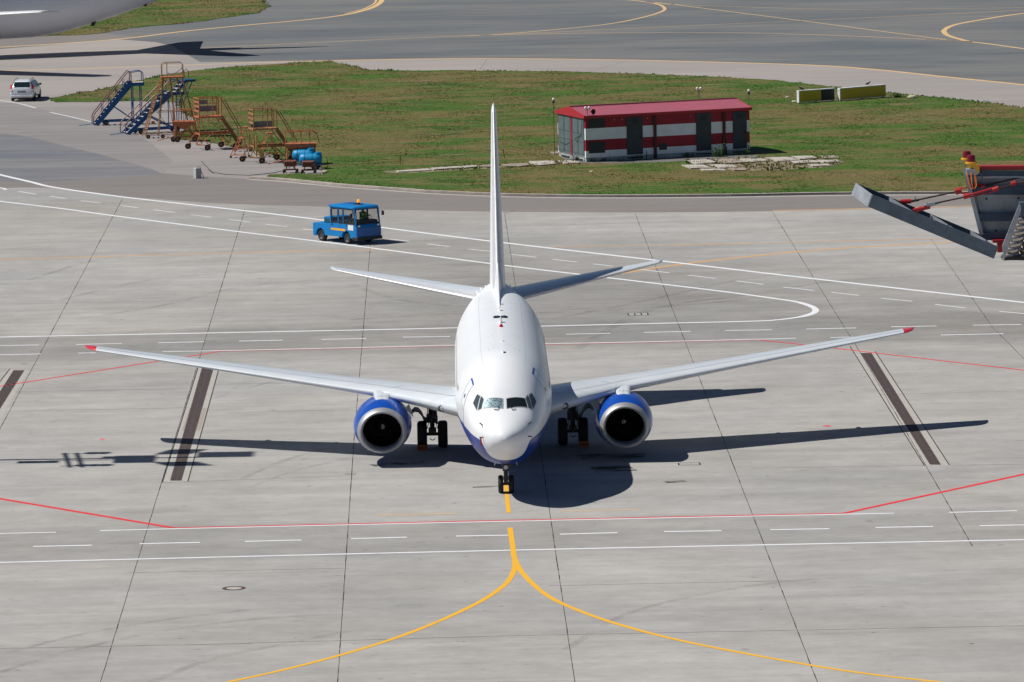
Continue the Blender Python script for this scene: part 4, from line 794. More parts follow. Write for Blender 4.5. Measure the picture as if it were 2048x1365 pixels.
mb = MB(); mb.rings([[Vector((x*k+.68, y*k2, z)) for x, y in ((-1.18, -.80), (-1.13, -.87), (1.04, -.87), (1.17, -.74), (1.17, .74), (1.04, .87), (-1.13, .87), (-1.18, .80))] for z, k, k2 in ((1.965, 1, 1), (2.04, 1.0, 1.0), (2.08, .97, .95), (2.11, .80, .74))]); rf = mb.build('roof', M_tblue, tr, 40)
mb = MB(); mb.box(-.1, .6, -.15, .35, 2.10, 2.135); mb.build('roof_hatch', M_tblue2, rf, 30, .01)
bx, by = 1.08, .02; mb = MB(); mb.lathe([(0, .30), (.03, .26), (.04, .09), (.12, .08)], (bx, by, 2.10), (0, 0, 1), 16); bb = mb.build('beacon_base', M_black, rf)
mb = MB(); mb.lathe([(0, .085), (.12, .08), (.17, .05), (.18, .005)], (bx, by, 2.22), (0, 0, 1), 14); gl = mb.build('beacon', M_amber, bb)
M_amber.node_tree.nodes['Principled BSDF'].inputs['Emission Color'].default_value = (1, .35, .02, 1); M_amber.node_tree.nodes['Principled BSDF'].inputs['Emission Strength'].default_value = 0.8
for y, l in ((-.86, ''), (.86, '')):
    mb = MB(); mb.ball((-.48, y*.97, 2.05), .045); mb.build('marker_lamp', M_rp, rf)
def pane(parent, P, m=M_glz, name='window', frame=True, t=.012):
    P = [Vector(p) for p in P]; n = (P[1]-P[0]).cross(P[2]-P[0]).normalized(); c = sum(P, Vector())/len(P)
    mb = MB(); mb.add([p.lerp(c, .02) for p in P], [[0, 1, 2, 3]]); o = mb.build(name, m, parent, 0)
    if frame:
        mb = MB()
        for a, b in zip(P, P[1:]+P[:1]): mb.tube(a.lerp(c, .03), b.lerp(c, .03), .018, 5)
        mb.build('window_frame', M_black, o)
    return o
for s in (-1, 1):
    y = s*(W-.005)
    for x0, x1, x2, x3, zb in ((-.33, .29, .29, -.31, 1.07), (.38, .75, .74, .38, 1.05), (.83, 1.84, 1.73, .82, 1.06)): pane(cb, [(x0, y, zb+.04), (x1, y, zb+.04), (x2, y, 1.90), (x3, y, 1.90)])
pane(cb, [(1.945, -W+.08, 1.12), (1.945, W-.08, 1.12), (1.80, W-.09, 1.92), (1.80, -W+.09, 1.92)], name='windscreen'); pane(cb, [(-.40, -W+.12, 1.22), (-.40, W-.12, 1.22), (-.40, W-.12, 1.82), (-.40, -W+.12, 1.82)], name='rear_window')
mb = MB(); side_prism(mb, [(1.965, .42), (1.965, .93), (2.02, .93), (2.02, .42)], -W+.02, W-.02); mb.build('front_panel', M_tblue2, tr, 30, .015)
mb = MB(); side_prism(mb, [(1.6, .24), (1.6, .42), (2.07, .42), (2.09, .24)], -W-.01, W+.01); mb.build('bumper', M_black, tr, 30, .02)
for s in (-1, 1):
    mb = MB(); mb.box(1.965, 2.0, s*.66-.07, s*.66+.07, .97, 1.08); mb.build('headlight', M_ylamp, tr, 30, .02); mb = MB(); mb.box(1.95, 1.985, s*.68-.05, s*.68+.05, 1.12, 1.19); mb.build('indicator', M_black, tr)
    mb = MB(); mb.tube((1.75, s*.84, 1.72), (1.85, s*1.08, 1.74), .012); mb.box(1.83, 1.88, s*1.08-.07, s*1.08+.07, 1.50, 1.74); mb.build('mirror', M_black, tr)
    wheel2(tr, (-1.33, s*.66, .31), .31, .26, rr=.6); wheel2(tr, (1.02, s*.66, .30), .30, .24, rr=.6)
    mb = MB(); mb.box(-.34, .97, s*(W+.004)-.003, s*(W+.004)+.003, .70, .815); mb.build('side_stripe', M_stripe, tr, 0); mb = MB(); mb.box(1.22, 1.70, s*(W+.006)-.003, s*(W+.006)+.003, .78, 1.07); mb.build('side_plate', M_sgn_w, tr, 0)
    mb = MB(); [mb.box(x-.05, x+.05, s*(W+.008)-.006, s*(W+.008)+.006, z, z+.07) for x, z in ((-.22, .97), (1.12, .98))]; mb.build('door_latch', M_black, tr, 0); mb = MB()
    for x in (-.38, .48, 1.86): mb.box(x-.006, x+.006, s*(W+.002)-.002, s*(W+.002)+.002, .40, 1.12)
    mb.build('door_gap', M_line, tr, 0)
mb = MB(); mb.box(-.40, 1.9, -.78, .78, 1.13, 1.155); mb.box(.7, 1.2, -.65, -.15, 1.156, 1.25); mb.box(.7, 1.2, .15, .65, 1.156, 1.25); mb.box(1.4, 1.85, -.7, .7, 1.156, 1.30); mb.build('cab_floor', M_dial, tr)
mb = MB(); rr_ = [Vector((1.62+.05*math.cos(a), .26+.17*math.cos(a), 1.42+.15*math.sin(a))) for a in [2*math.pi*k/16 for k in range(17)]]; mb.path(rr_, .014, 5); mb.tube((1.64, .26, 1.42), (1.74, .26, 1.25), .02); mb.build('steering_wheel', M_black, tr)
# driver: one skinned body
def person(name, label, loc, rz, joints, edges, cloth, extra):
    t = thing(name, label, 'person', loc, rz); me = bpy.data.meshes.new('body'); me.from_pydata([j[:3] for j in joints], edges, []); o = bpy.data.objects.new('body', me); COL.objects.link(o); o.parent = t
    me.materials.append(cloth); sk = o.modifiers.new('skin', 'SKIN'); sk.use_smooth_shade = True
    if not me.skin_vertices: 
        bm = bmesh.new(); bm.from_mesh(me); bm.verts.layers.skin.verify(); bm.to_mesh(me); bm.free()
    for v, j in zip(me.skin_vertices[0].data, joints): v.radius = (j[3], j[4]); v.use_root = False
    me.skin_vertices[0].data[0].use_root = True
    sb = o.modifiers.new('sub', 'SUBSURF'); sb.levels = 1; sb.render_levels = 1; extra(t, o); return t
Jn = [(0, 0, .06, .13, .12), (0, 0, .20, .13, .11), (.01, 0, .36, .16, .11), (.02, 0, .46, .13, .09), (.03, 0, .53, .05, .05),
      (.02, .17, .45, .055, .055), (.10, .23, .24, .045, .045), (.33, .17, .27, .035, .035), (.02, -.17, .45, .055, .055), (.10, -.23, .24, .045, .045), (.33, -.15, .27, .035, .035),
      (.02, .09, .04, .08, .08), (.40, .11, .06, .065, .065), (.48, .11, -.10, .05, .05), (.02, -.09, .04, .08, .08), (.40, -.11, .06, .065, .065), (.48, -.11, -.10, .05, .05)]
Ed = [(0, 1), (1, 2), (2, 3), (3, 4), (3, 5), (5, 6), (6, 7), (3, 8), (8, 9), (9, 10), (0, 11), (11, 12), (12, 13), (0, 14), (14, 15), (15, 16)]
def drv(t, o):
    mb = MB(); mb.ball((.05, 0, .67), .115, 14, 10, (.92, .78, 1.08)); mb.ball((.155, 0, .655), .022, 6, 5, (1, .8, 1.2)); mb.tube((.03, 0, .52), (.04, 0, .60), .05, 8)
    for s in (-1, 1): mb.ball((.04, s*.09, .665), .025, 6, 5, (.6, .5, 1.2))
    h = mb.build('head', M_skin, o)
    mb = MB()
    for s in (-1, 1): mb.ball((.145, s*.035, .69), .014, 6, 5)
    mb.box(.145, .155, -.03, .03, .605, .613); mb.build('face_features', M_hair, h); mb = MB(); mb.ball((.025, 0, .71), .118, 12, 8, (.92, .82, .85)); mb.build('hair', M_hair, h)
    mb = MB()
    for s in (-1, 1):
        mb.rings([[Vector((.02+x, s*y, z)) for x, y in ((-.15, .05), (.155, .05), (.15, .15), (0, .19), (-.14, .14))] for z in (.10, .30, .44)])
    mb.build('vest', M_vest, o, 40)
    for s in (-1, 1):
        mb = MB(); mb.ball((.36, s*.15, .275), .034, 8, 6, (1.2, .9, .7))
        for q, (l, dz) in enumerate(((.055, .012), (.062, .004), (.058, -.006), (.046, -.014))): y = s*(.172-.014*q); mb.path([(.375, y, .285+dz), (.375+l*.6, y, .295+dz), (.375+l*.8, y, .27+dz)], .009, 5)
        mb.path([(.36, s*.12, .28), (.385, s*.10, .295)], .010, 5); mb.build('hand', M_skin, o)
rad = R(-52); dvx, dvy = 1.12, .26
person('person', 'driver in a yellow-green safety vest sitting at the wheel of the blue tractor', (-7.72+dvx*math.cos(rad)-dvy*math.sin(rad), 92.1+dvx*math.sin(rad)+dvy*math.cos(rad), 1.21), rad, Jn, Ed, M_shirt, drv)

# ------------------------------------------------------------------ white station wagon
M_car = mat('car_white_paint', (0.72, 0.75, 0.80), 0.25, coat=0.7, vary=0.02); M_cglass = glass('car_glass', (0.01, 0.025, 0.028), 0.06); M_tail = mat('tail_light_red', (0.45, 0.01, 0.015), 0.2)
c0 = at(48, 204); car = thing('parked_car', 'white station wagon seen from behind, driving off past the grass island', 'car', (c0.x, c0.y+2.2, 0), R(86))
def carring(x, zb, zs, zr, wb, ws, wr):
    q = [(wb*.86, zb), (wb, zb+.10), (wb+.01, (zb+zs)*.55), (ws, zs-.05), (ws-.02, zs), (wr, zr-.10), (wr-.07, zr-.02), (wr*.5, zr)]
    return [Vector((x, y, z)) for y, z in q]+[Vector((x, -y, z)) for y, z in q[::-1]]
SEC = [(-2.20, .42, .80, .86, .74, .72, .66), (-2.16, .33, .88, 1.02, .82, .82, .70), (-2.08, .28, .94, 1.12, .85, .84, .70), (-1.86, .26, .97, 1.42, .85, .845, .62), (-1.60, .25, .97, 1.49, .855, .85, .61), (-.6, .24, .96, 1.53, .86, .855, .62), (.35, .24, .95, 1.50, .86, .855, .60), (.75, .24, .94, 1.38, .86, .85, .60), (1.30, .24, .93, 1.0, .86, .84, .70), (1.95, .28, .80, .86, .83, .78, .62), (2.2, .38, .66, .70, .70, .66, .5)]
mb = MB(); mb.rings([carring(*s) for s in SEC]); mb.build('body', M_car, car, 50)
mb = MB(); mb.prism([(-2.135, -.60, 1.045), (-2.135, .60, 1.045), (-1.875, .55, 1.40), (-1.875, -.55, 1.40)], (-.012, 0, .006)); mb.build('rear_window', M_cglass, car, 0)
for s in (-1, 1):
    for i, (xa, xb, xc, xd) in enumerate(((-1.85, -1.15, -1.15, -1.62), (-1.08, -.28, -.28, -1.08), (-.20, .98, .42, -.20))):
        mb = MB(); P = [(xa, s*.848, .985), (xb, s*.853, .985), (xc, s*.635, 1.40), (xd, s*.635, 1.40)]; mb.prism(P, (0, s*.012, .006)); mb.build('side_window', M_cglass, car, 0)
    mb = MB(); mb.prism([(-2.11, s*.70, .98), (-2.02, s*.86, .98), (-1.90, s*.80, 1.22), (-1.96, s*.68, 1.22)], (-.03, s*.02, 0)); mb.prism([(-2.19, s*.66, .72), (-2.10, s*.865, .72), (-2.06, s*.86, .95), (-2.14, s*.68, .95)], (-.03, s*.015, 0)); mb.build('tail_light', M_tail, car, 30)
    mb = MB(); mb.prism([(-2.20, s*.70, .80), (-2.13, s*.86, .80), (-2.12, s*.86, .90), (-2.18, s*.70, .90)], (-.025, s*.015, 0)); mb.build('reversing_light', M_ylamp, car, 30)
    mb = MB(); mb.path([(-1.7, s*.56, 1.49), (-1.6, s*.56, 1.56), (-.1, s*.57, 1.59), (.1, s*.56, 1.52)], .018, 6); mb.build('roof_rail', M_black, car)
    mb = MB(); mb.box(.72, .88, min(s*.86, s*1.03), max(s*.86, s*1.03), .98, 1.12); mb.build('mirror', M_black, car, 30, .03)
    for x in (-1.35, 1.30): wheel2(car, (x, s*.77, .31), .31, .20, rr=.65)
    for x in (-1.35, 1.30): mb = MB(); mb.add([(x+.36*math.cos(a), s*.872, .31+.36*math.sin(a)) for a in [math.pi*k/12 for k in range(13)]], [list(range(13))[::-s]]); mb.build('wheel_arch', M_black, car, 0)
mb = MB(); mb.box(-2.225, -2.20, -.30, .30, .66, .80); mb.build('number_plate', mat('plate_grey', (.25, .28, .30), .5), car); mb = MB(); mb.box(-2.24, -2.05, -.78, .78, .36, .46); mb.build('bumper', M_car, car, 30, .02); mb = MB(); mb.box(-2.13, -1.9, -.7, .7, .20, .34); mb.build('underbody', M_black, car)

# ------------------------------------------------------------------ striped substation building
M_bred = mat('building_red_paint', (0.30, 0.014, 0.030), 0.7, vary=.12, scale=1.2); M_bwht = mat('building_white_paint', (0.80, 0.84, 0.87), 0.7, vary=.08, scale=1.2, dirt=((.35, .33, .30), 1.1, .60, .6)); M_bgry = mat('door_grey_paint', (0.032, 0.045, 0.055), 0.6, vary=.15, scale=2); M_bgre = mat('panel_grey_green', (0.105, 0.145, 0.16), 0.6, vary=.12, scale=2)
M_plin = mat('plinth_concrete', (0.38, 0.40, 0.40), 0.9, vary=.2, scale=1.5); M_roof = mat('corrugated_red_roof', (0.235, 0.034, 0.068), 0.6, vary=.10, scale=.8, stretch=(1, 3, 1)); M_vent = mat('dark_louvre', (0.022, 0.03, 0.036), .6)
M_lamp = mat('white_globe', (0.85, 0.85, 0.83), .3); M_brown = mat('brown_downpipe', (0.06, 0.012, 0.01), .6)
yw = math.atan2(3.71, 10.43); bd = thing('substation_building', 'low red and white striped service building with pink-red metal roof', 'building', (6.43, 135.18, 0), yw)
L, Dp, E = 11.07, 4.9, 2.93
mb = MB(); mb.box(.03, L-.03, .03, Dp-.03, 0, .30); mb.build('plinth', M_plin, bd, 0)
zs = [.302, .72, 1.41, 2.13, E]; wall = None
for i in range(4):
    mb = MB(); mb.box(0, L, 0, Dp, zs[i]+.001, zs[i+1]-.001); o = mb.build('wall_stripe', M_bwht if i % 2 == 0 else M_bred, bd, 0, label='white painted band of the wall' if i % 2 == 0 else 'red painted band of the wall')
mb = MB(); n = 150; oh = .12; ov = .12; ridge = 3.30
for (y0, z0, y1, z1) in ((-oh, E-.02, Dp/2, ridge), (Dp/2, ridge, Dp+oh, E-.02)):
    rows = []
    for i in range(n+1):
        x = -ov+(L+2*ov)*i/n; dz = .028*(1 if i % 2 else -1); rows.append([Vector((x, y0, z0+dz+.03)), Vector((x, y1, z1+dz+.03))])
    mb.grid([list(r) for r in zip(*rows)])
roof = mb.build('roof', M_roof, bd, 0)
mb = MB(); mb.box(-ov, L+ov, Dp/2-.12, Dp/2+.12, ridge+.045, ridge+.085); mb.box(4.6, 5.1, -.0, Dp/2-.13, 0, .001) if False else None; mb.build('ridge_cap', M_roof, roof)
mb = MB()
mb.box(-ov, L+ov, -oh-.02, -oh+.03, E-.17, E+.0); mb.box(-ov, L+ov, Dp+oh-.03, Dp+oh+.02, E-.17, E)
for x in (-ov-.02, L+ov-.02): mb.prism([(x, -oh, E-.17), (x, Dp+oh, E-.17), (x, Dp+oh, E+.03), (x, Dp/2, ridge+.04), (x, -oh, E+.03)], (.04, 0, 0))
mb.build('fascia', mat('bright_red_fascia', (0.40, 0.018, 0.028), .65, vary=.1), roof, 0)
mx = lambda u: (u-340)/1610*L
for a, b in ((740, 895), (1420, 1568), (1782, 1920)):
    mb = MB(); mb.box(mx(a), mx(b), -.05, -.001, .36, 2.72); d = mb.build('door', M_bgry, bd, 0, .008); w_ = mx(b)-mx(a); mb = MB(); mb.box(mx(a)+w_*.28, mx(b)-w_*.28, -.062, -.051, 2.28, 2.60); [mb.box(mx(a)+w_*.30, mx(b)-w_*.30, -.072, -.063, 2.30+k*.06, 2.33+k*.06) for k in range(5)]; mb.build('vent', M_vent, d, 0)
    mb = MB(); mb.box(mx(b)-.16, mx(b)-.10, -.09, -.05, 1.3, 1.5); mb.build('handle', M_black, d); mb = MB(); mb.box(mx(a)+.0, mx(b)-.0, -.035, .029, .13, .20); mb.build('plinth_vent', M_vent, bd, 0)
for a, b, z0, z1 in ((370, 525, 2.14, 2.78), (370, 525, .57, 1.26), (1055, 1130, .55, .95)):
    mb = MB(); mb.box(mx(a), mx(b), -.035, -.001, z0, z1); v_ = mb.build('louvre_vent', M_vent, bd, 0); mb = MB(); [mb.box(mx(a)+.03, mx(b)-.03, -.05, -.036, z0+.03+k*.08, z0+.06+k*.08) for k in range(int((z1-z0)/.08))]; mb.build('slats', M_bgry, v_, 0)
for a in (1015, 1694): mb = MB(); mb.box(mx(a)-.09, mx(a)+.09, -.10, -.001, .05, E-.18); mb.build('downpipe', M_brown, bd, 0)
for a in (930, 1605, 1718, 1938): mb = MB(); mb.box(mx(a)-.02, mx(a)+.02, -.03, .0, .05, .55); mb.build('earth_strip', M_vent, bd, 0)
for y0, y1 in ((2.55, 4.72), (.20, 2.20)):
    mb = MB(); mb.box(-.05, -.001, y0, y1, .38, 2.74); d = mb.build('panel_door', M_bgre, bd, 0, .008); mb = MB(); ym = (y0+y1)/2
    mb.box(-.056, -.0505, ym-.012, ym+.012, .40, 2.72)
    for za, zb in ((1.75, 1.77), (2.64, 2.66), (1.25, 1.27), (.5, .52)): mb.box(-.055, -.0505, y0+.06, y1-.06, za, zb)
    for y in (y0+.08, ym-.1, ym+.1, y1-.08): mb.box(-.0548, -.0505, y-.008, y+.008, .5, 1.26); mb.box(-.0548, -.0505, y-.008, y+.008, 1.76, 2.65)
    mb.build('panel_seam', M_vent, d, 0); mb = MB(); mb.box(-.03, .029, y0+.4, y1-.4, .10, .17); mb.build('plinth_vent', M_vent, bd, 0)
mb = MB(); mb.box(-.06, -.001, 2.27, 2.48, .30, 2.8); mb.build('door_post', M_bred, bd, 0)
mb = MB(); mb.path([(-.08, .5, 2.6), (-.08, .45, 1.9), (-.09, .9, 1.5), (-.08, 1.4, 1.2), (-.08, 1.7, 1.4), (-.08, .6, 1.7), (-.08, .3, 1.5)], .012, 5); mb.path([(-.08, 4.4, 1.0), (-.08, 3.4, .9), (-.08, 2.6, 1.1)], .01, 5); mb.build('loose_cable', M_black, bd)
mb = MB(); [mb.ball((mx(u), -.03, 2.60+.0), .045, 8, 6) for u in (620, 697, 943, 1368)]; mb.build('wall_fitting', M_plin, bd)
def lampost(x, y, z0, h, two, label):
    c, s = math.cos(yw), math.sin(yw); t = thing('roof_lamp', label, 'lamp', (6.43+x*c-y*s, 135.18+x*s+y*c, z0), yw, 'white globe lamps round the striped building'); mb = MB(); mb.tube((0, 0, 0), (0, 0, h), .018, 6); mb.box(-.06, .06, -.06, .06, h-.18, h-.02) if not two else mb.path([(-.12, 0, h), (0, 0, h-.12), (.12, 0, h)], .02); mb.build('post', M_strut, t)
    for dx in ((-.12, .12) if two else (0,)): mb = MB(); mb.ball((dx, 0, h+.06), .085, 12, 8); mb.lathe([(-.08, .04), (-.02, .07)], (dx, 0, h+.02), (0, 0, 1), 8); mb.build('globe', M_lamp, t)
lampost(-.12, Dp+.35, 0, 3.55, False, 'single white globe lamp at the back left corner of the striped building'); lampost(.15, .0, 3.0, .38, True, 'twin white globe lamp on the front left roof corner beside the black horn')
lampost(9.9, Dp+.6, 0, 3.75, True, 'twin white globe lamp behind the right half of the striped building'); lampost(L+.35, .9, 0, 3.85, False, 'single white globe lamp at the right end of the striped building')
c, s = math.cos(yw), math.sin(yw); t = thing('siren_horn', 'round black horn loudspeaker on the front left roof corner of the building', 'loudspeaker', (6.43+.45*c+.1*s, 135.18+.45*s-.1*c, 2.98), yw); mb = MB(); mb.tube((0, 0, 0), (0, 0, .16), .02); mb.lathe([(-.16, .05), (-.05, .08), (.05, .14), (.1, .17), (.1, .15), (0, .06)], (0, 0, .20), (.25, -1, .05), 18, cap=False); mb.build('horn', M_black, t)

# ------------------------------------------------------------------ taxiway sign boxes and crows
M_sy = mat('sign_yellow', (0.62, 0.42, 0.02), 0.6, vary=.05); M_sb = mat('sign_black', (0.008, 0.01, 0.013), .5); M_fr = mat('sign_frame', (.80, .81, .82), .5, vary=.05)
def signbox(a, b, split, cols, label):
    d = b-a; Ln = d.length; t = thing('taxiway_sign', label, 'sign', (a.x, a.y, 0), math.atan2(d.y, d.x), 'low taxiway sign boxes on the grass'); mb = MB(); mb.box(0, Ln, 0, .26, .08, .93); mb.build('housing', M_fr, t, 0, .012)
    xs = [0.05]+[Ln*s_ for s_ in split]+[Ln-.05]
    for i in range(len(xs)-1): mb = MB(); mb.box(xs[i]+.02, xs[i+1]-.0, -.012, -.001, .13, .87); mb.build('sign_face', cols[i], t, 0, label='black panel' if cols[i] is M_sb else None)
    mb = MB(); [mb.box(Ln*f-.04, Ln*f+.04, .05, .2, -.02, .08) for f in (.05, .5, .95)]; mb.build('foot', M_strut, t, 0); mb = MB(); mb.box(-.01, -.001, .10, .14, .70, .78); mb.build('fastener', M_bp, t, 0)
signbox(at(1598, 208.5), at(1670, 203), (.61,), (M_sy, M_sb), 'left sign box with a yellow half and a black half'); signbox(at(1680, 203.5), at(1772, 195.5), (.49,), (M_sy, M_sy), 'right sign box with two plain yellow faces')
def crow(p, rz, label):
    t = thing('crow', label, 'bird', p, rz, 'crows sitting on the sign boxes'); mb = MB(); mb.rings([[Vector((x, r*math.cos(a), z+r*math.sin(a))) for a in [2*math.pi*k/10 for k in range(10)]] for x, z, r in ((-.26, .075, .006), (-.16, .09, .025), (-.08, .11, .055), (.02, .14, .07), (.10, .18, .055), (.13, .215, .035), (.16, .235, .04), (.19, .232, .028), (.25, .218, .005))]); b = mb.build('body', mat('crow_black', (.015, .015, .018), .5), t, 60)
    mb = MB(); [mb.prism([(-.24, s_*.03, .09), (.06, s_*.075, .13), (.02, s_*.07, .19), (-.12, s_*.05, .15)], (0, s_*.012, 0)) for s_ in (-1, 1)]; mb.build('wing', M_black, b, 30); mb = MB(); [mb.path([(0, s_*.03, .1), (.01, s_*.03, .04), (0, s_*.03, 0), (.03, s_*.03, 0)], .006, 4) for s_ in (-1, 1)]; mb.build('legs', M_black, b)
q = at(1600, 208); crow((q.x+.1, q.y+.2, .935), R(160), 'black crow at the left end of the left sign box'); q = at(1737, 198); crow((q.x, q.y+.15, .935), R(30), 'black crow on top of the right sign box')
M_stone = mat('pale_stone', (.52, .48, .34), .9, vary=.2, scale=8)
def stone(u, v, r, label, m=M_stone, group='pale stones lying in the grass'):
    p = at(u, v); rnd = random.Random(int(u)); mb = MB(); mb.ball((0, 0, 0), r, 9, 6, (1.4, 1, .7)); mb.v = [(x*(1+rnd.uniform(-.2, .2)), y, z*(1+rnd.uniform(-.2, .2))) for x, y, z in mb.v]; o = mb.build('stone', m, ang=25); o.location = (p.x, p.y, r*.35+.03); tag(o, label, 'stone', group)
stone(1575, 197, .11, 'small pale stone in the grass, farther left of the left sign box'); stone(1588, 206, .13, 'pale stone close to the left end of the left sign box'); stone(1824, 198, .22, 'largest pale stone, right of the right sign box by the taxiway'); stone(297, 158, .12, 'pale stone at the grass edge behind the left boarding stairs'); stone(650, 346, .12, 'pale stone in the grass right of the rusty box trolleys'); stone(1183, 346, .10, 'pale stone in the dry patch in front of the striped building')

# ------------------------------------------------------------------ ramp equipment
M_sblu = mat('stairs_blue_paint', (0.003, 0.085, 0.25), 0.5, vary=.2, scale=3); M_rail = mat('rusty_handrail', (0.22, 0.10, 0.095), 0.5, .2, vary=.3, scale=3); M_trd = mat('worn_tread', (0.55, 0.58, 0.62), .6, vary=.25, scale=5)
M_oran = mat('orange_steel_paint', (0.44, 0.135, 0.05), 0.6, vary=.3, scale=4, dirt=((.20, .07, .04), 3, .55, .8)); M_oran2 = mat('faded_orange_steel', (0.34, 0.165, 0.06), 0.7, vary=.35, scale=4, dirt=((.16, .07, .04), 3, .52, .8)); M_ylw = mat('yellow_steel', (.62, .42, .09), .6, vary=.2); M_gal = mat('grey_sheet', (.20, .22, .24), .6, vary=.2)
def boarding_stairs(label, loc, rz, H, run, w_, plat, upper=False):
    t = thing('boarding_stairs', label, 'stairs', loc, rz, 'blue boarding stairs parked by the grass'); mb = MB(); n = int(H/.235)
    for y in (-w_/2, w_/2): mb.prism([(-.14, y-.02, .04), (.24, y-.02, .04), (run+.14, y-.02, H-.20), (run+.12, y-.02, H+.10), (run-.14, y-.02, H+.08)], (0, .04, 0))
    mb.build('stringer', M_sblu, t, 0)
    for k in range(n): f = (k+.5)/n; x = run*f; z = H*f+.02; mb = MB(); mb.box(x-.085, x+.06, -w_/2+.03, w_/2-.03, z, z+.03); mb.build('tread', M_trd, t, 0)
    mb = MB(); mb.box(run, run+plat, -w_/2, w_/2, H-.22, H-.01); mb.build('platform', M_sblu, t, 0); mb = MB(); mb.box(run, run+plat, -w_/2+.02, w_/2-.02, H-.009, H+.012); mb.build('platform_deck', mat('pale_deck', (.55, .47, .42), .8), t, 0)
    for s_ in (-1, 1):
        y = s_*w_/2; mb = MB(); mb.path([(-.12, y, .10), (-.12, y, .62), (-.02, y, .85), (run-.35, y, H+.55), (run-.12, y, H+.80), (run-.02, y, H+.74), (run+.04, y, H+.6), (run+.04, y, H)], .036, 6)
        mb.path([(run*.02, y, .45), (run-.1, y, H+.33)], .022, 5); mb.build('handrail', M_rail, t); mb = MB()
        for f in (.22, .42, .62, .82): mb.tube((run*f, y, H*f), (run*f, y, H*f+.80), .022, 5)
        mb.path([(run+.05, y, H+.70), (run+plat*.6, y, H+.78), (run+plat-.18, y, H+.76), (run+plat-.08, y, H+.6), (run+plat-.08, y, H)], .030, 6); mb.build('rail_posts', M_sblu, t)
        mb = MB(); mb.tube((run+plat*.15, y*.9, .2), (run+plat*.15, y*.9, H-.2), .035, 8); mb.tube((run+plat*.75, y*.9, .2), (run+plat*.75, y*.9, H-.2), .035, 8); mb.tube((run*.52, y*.9, H*.45), (run+plat*.1, y*.9, .35), .04); mb.box(run*.18, run+plat*.9, y*.9-.04, y*.9+.04, .22, .34); mb.build('support_leg', M_sblu, t)
    mb = MB(); mb.box(run+plat*.1, run+plat*.2, -w_*.45, w_*.45, .2, .3); mb.tube((run+plat*.75, -w_*.45, H-.6), (run+plat*.75, w_*.45, H-.6), .03); mb.tube((run+plat*.15, -w_*.45, .3), (run+plat*.15, w_*.45, H-.4), .02); mb.build('cross_brace', M_sblu, t)
    for x in (run*.30, run+plat*.4):
        for s_ in (-1, 1): wheel2(t, (x, s_*(w_/2+.02), .17), .17, .09, rr=.5, n=16)
    mb = MB(); mb.path([(-.1, 0, .12), (-.5, -.05, .08), (-1.1, -.1, .05)], .03); mb.build('tow_bar', mat('pale_tow_bar', (.10, .30, .50), .5), t)
    if upper:
        H2 = .72; x0 = run+plat*.35
        mb = MB(); [mb.prism([(x0, y-.02, H), (x0+.25, y-.02, H), (x0+.95, y-.02, H+H2), (x0+.70, y-.02, H+H2)], (0, .04, 0)) for y in (-w_*.4, w_*.4)]; mb.box(x0+.7, x0+1.5, -w_*.42, w_*.42, H+H2-.1, H+H2+.05); mb.tube((x0+1.3, -w_*.35, H+H2), (run+plat-.1, -w_*.35, H-.9), .03); mb.tube((x0+1.3, w_*.35, H+H2), (run+plat-.1, w_*.35, H-.9), .03); mb.build('upper_platform', M_sblu, t, 0)
        for k in range(3): mb = MB(); x = x0+.22+.24*k; z = H+.2+.24*k; mb.box(x-.1, x+.1, -w_*.38, w_*.38, z, z+.03); mb.build('tread', M_trd, t, 0)
        for s_ in (-1, 1): mb = MB(); y = s_*w_*.42; mb.path([(run-.5, y, H+.55), (x0+.6, y, H+H2+.6), (x0+.85, y, H+H2+.80), (x0+1.0, y, H+H2+.6), (x0+1.0, y, H+H2)], .026, 6); mb.build('handrail', M_rail, t)
    return t
p = at(186, 252); boarding_stairs('dark blue boarding stairs standing alone, leftmost of the ramp equipment', (p.x+.1, p.y+.3, 0), R(11), 2.86, 2.50, .85, .95)
p = at(246, 270); boarding_stairs('larger two-level blue boarding stairs right behind the tall orange ladder', (p.x+.1, p.y+.3, 0), R(24), 2.70, 3.20, 1.0, 1.0, True)
# tall orange ladder tower
p = at(306, 276); t = thing('ladder_tower', 'tall thin orange ladder tower on castors with railed top platform', 'ladder', (p.x, p.y, 0), R(6), 'orange maintenance stands'); H = 4.0
X0, X1 = .75, 2.05; mb = MB()
for y in (-.45, .45):
    for xb, xt in ((-.55, .72), (.35, X0+.05), (1.55, X0+.5), (2.55, X1-.35), (3.0, X1)): mb.tube((xb, y*1.5, .15 if xb < .5 else .12), (xt, y, H), .030, 5)
    mb.tube((-.5, y*1.5, .25), (3.0, y*1.5, .2), .028, 5); mb.tube((.25, y*1.3, 1.75), (2.7, y*1.3, 1.75), .022, 5); mb.tube((.3, y*1.4, 1.75), (1.4, y*1.5, .2), .016, 4); mb.tube((2.7, y*1.3, 1.75), (1.5, y*1.5, .2), .016, 4)
    mb.tube((.4, y*1.3, 1.75), (1.9, y, 3.9), .014, 4); mb.tube((2.5, y*1.3, 1.75), (1.0, y, 3.9), .014, 4)
mb.build('frame', M_oran2, t)
for k in range(13): f = (k+.6)/13; x = -.62+f*1.30; mb = MB(); mb.box(x-.02, x+.08, -.42+f*.1, .42-f*.1, .15+f*3.75, .175+f*3.75); mb.build('rung', M_oran2, t, 0)
mb = MB(); [mb.tube((-.72, y, .12), (.62, y*.8, H), .022, 5) for y in (-.45, .45)]; mb.build('ladder_rail', M_oran2, t)
mb = MB(); mb.box(X0-.1, X1+.1, -.48, .48, H-.02, H+.06); mb.build('platform', M_oran, t, 0); mb = MB()
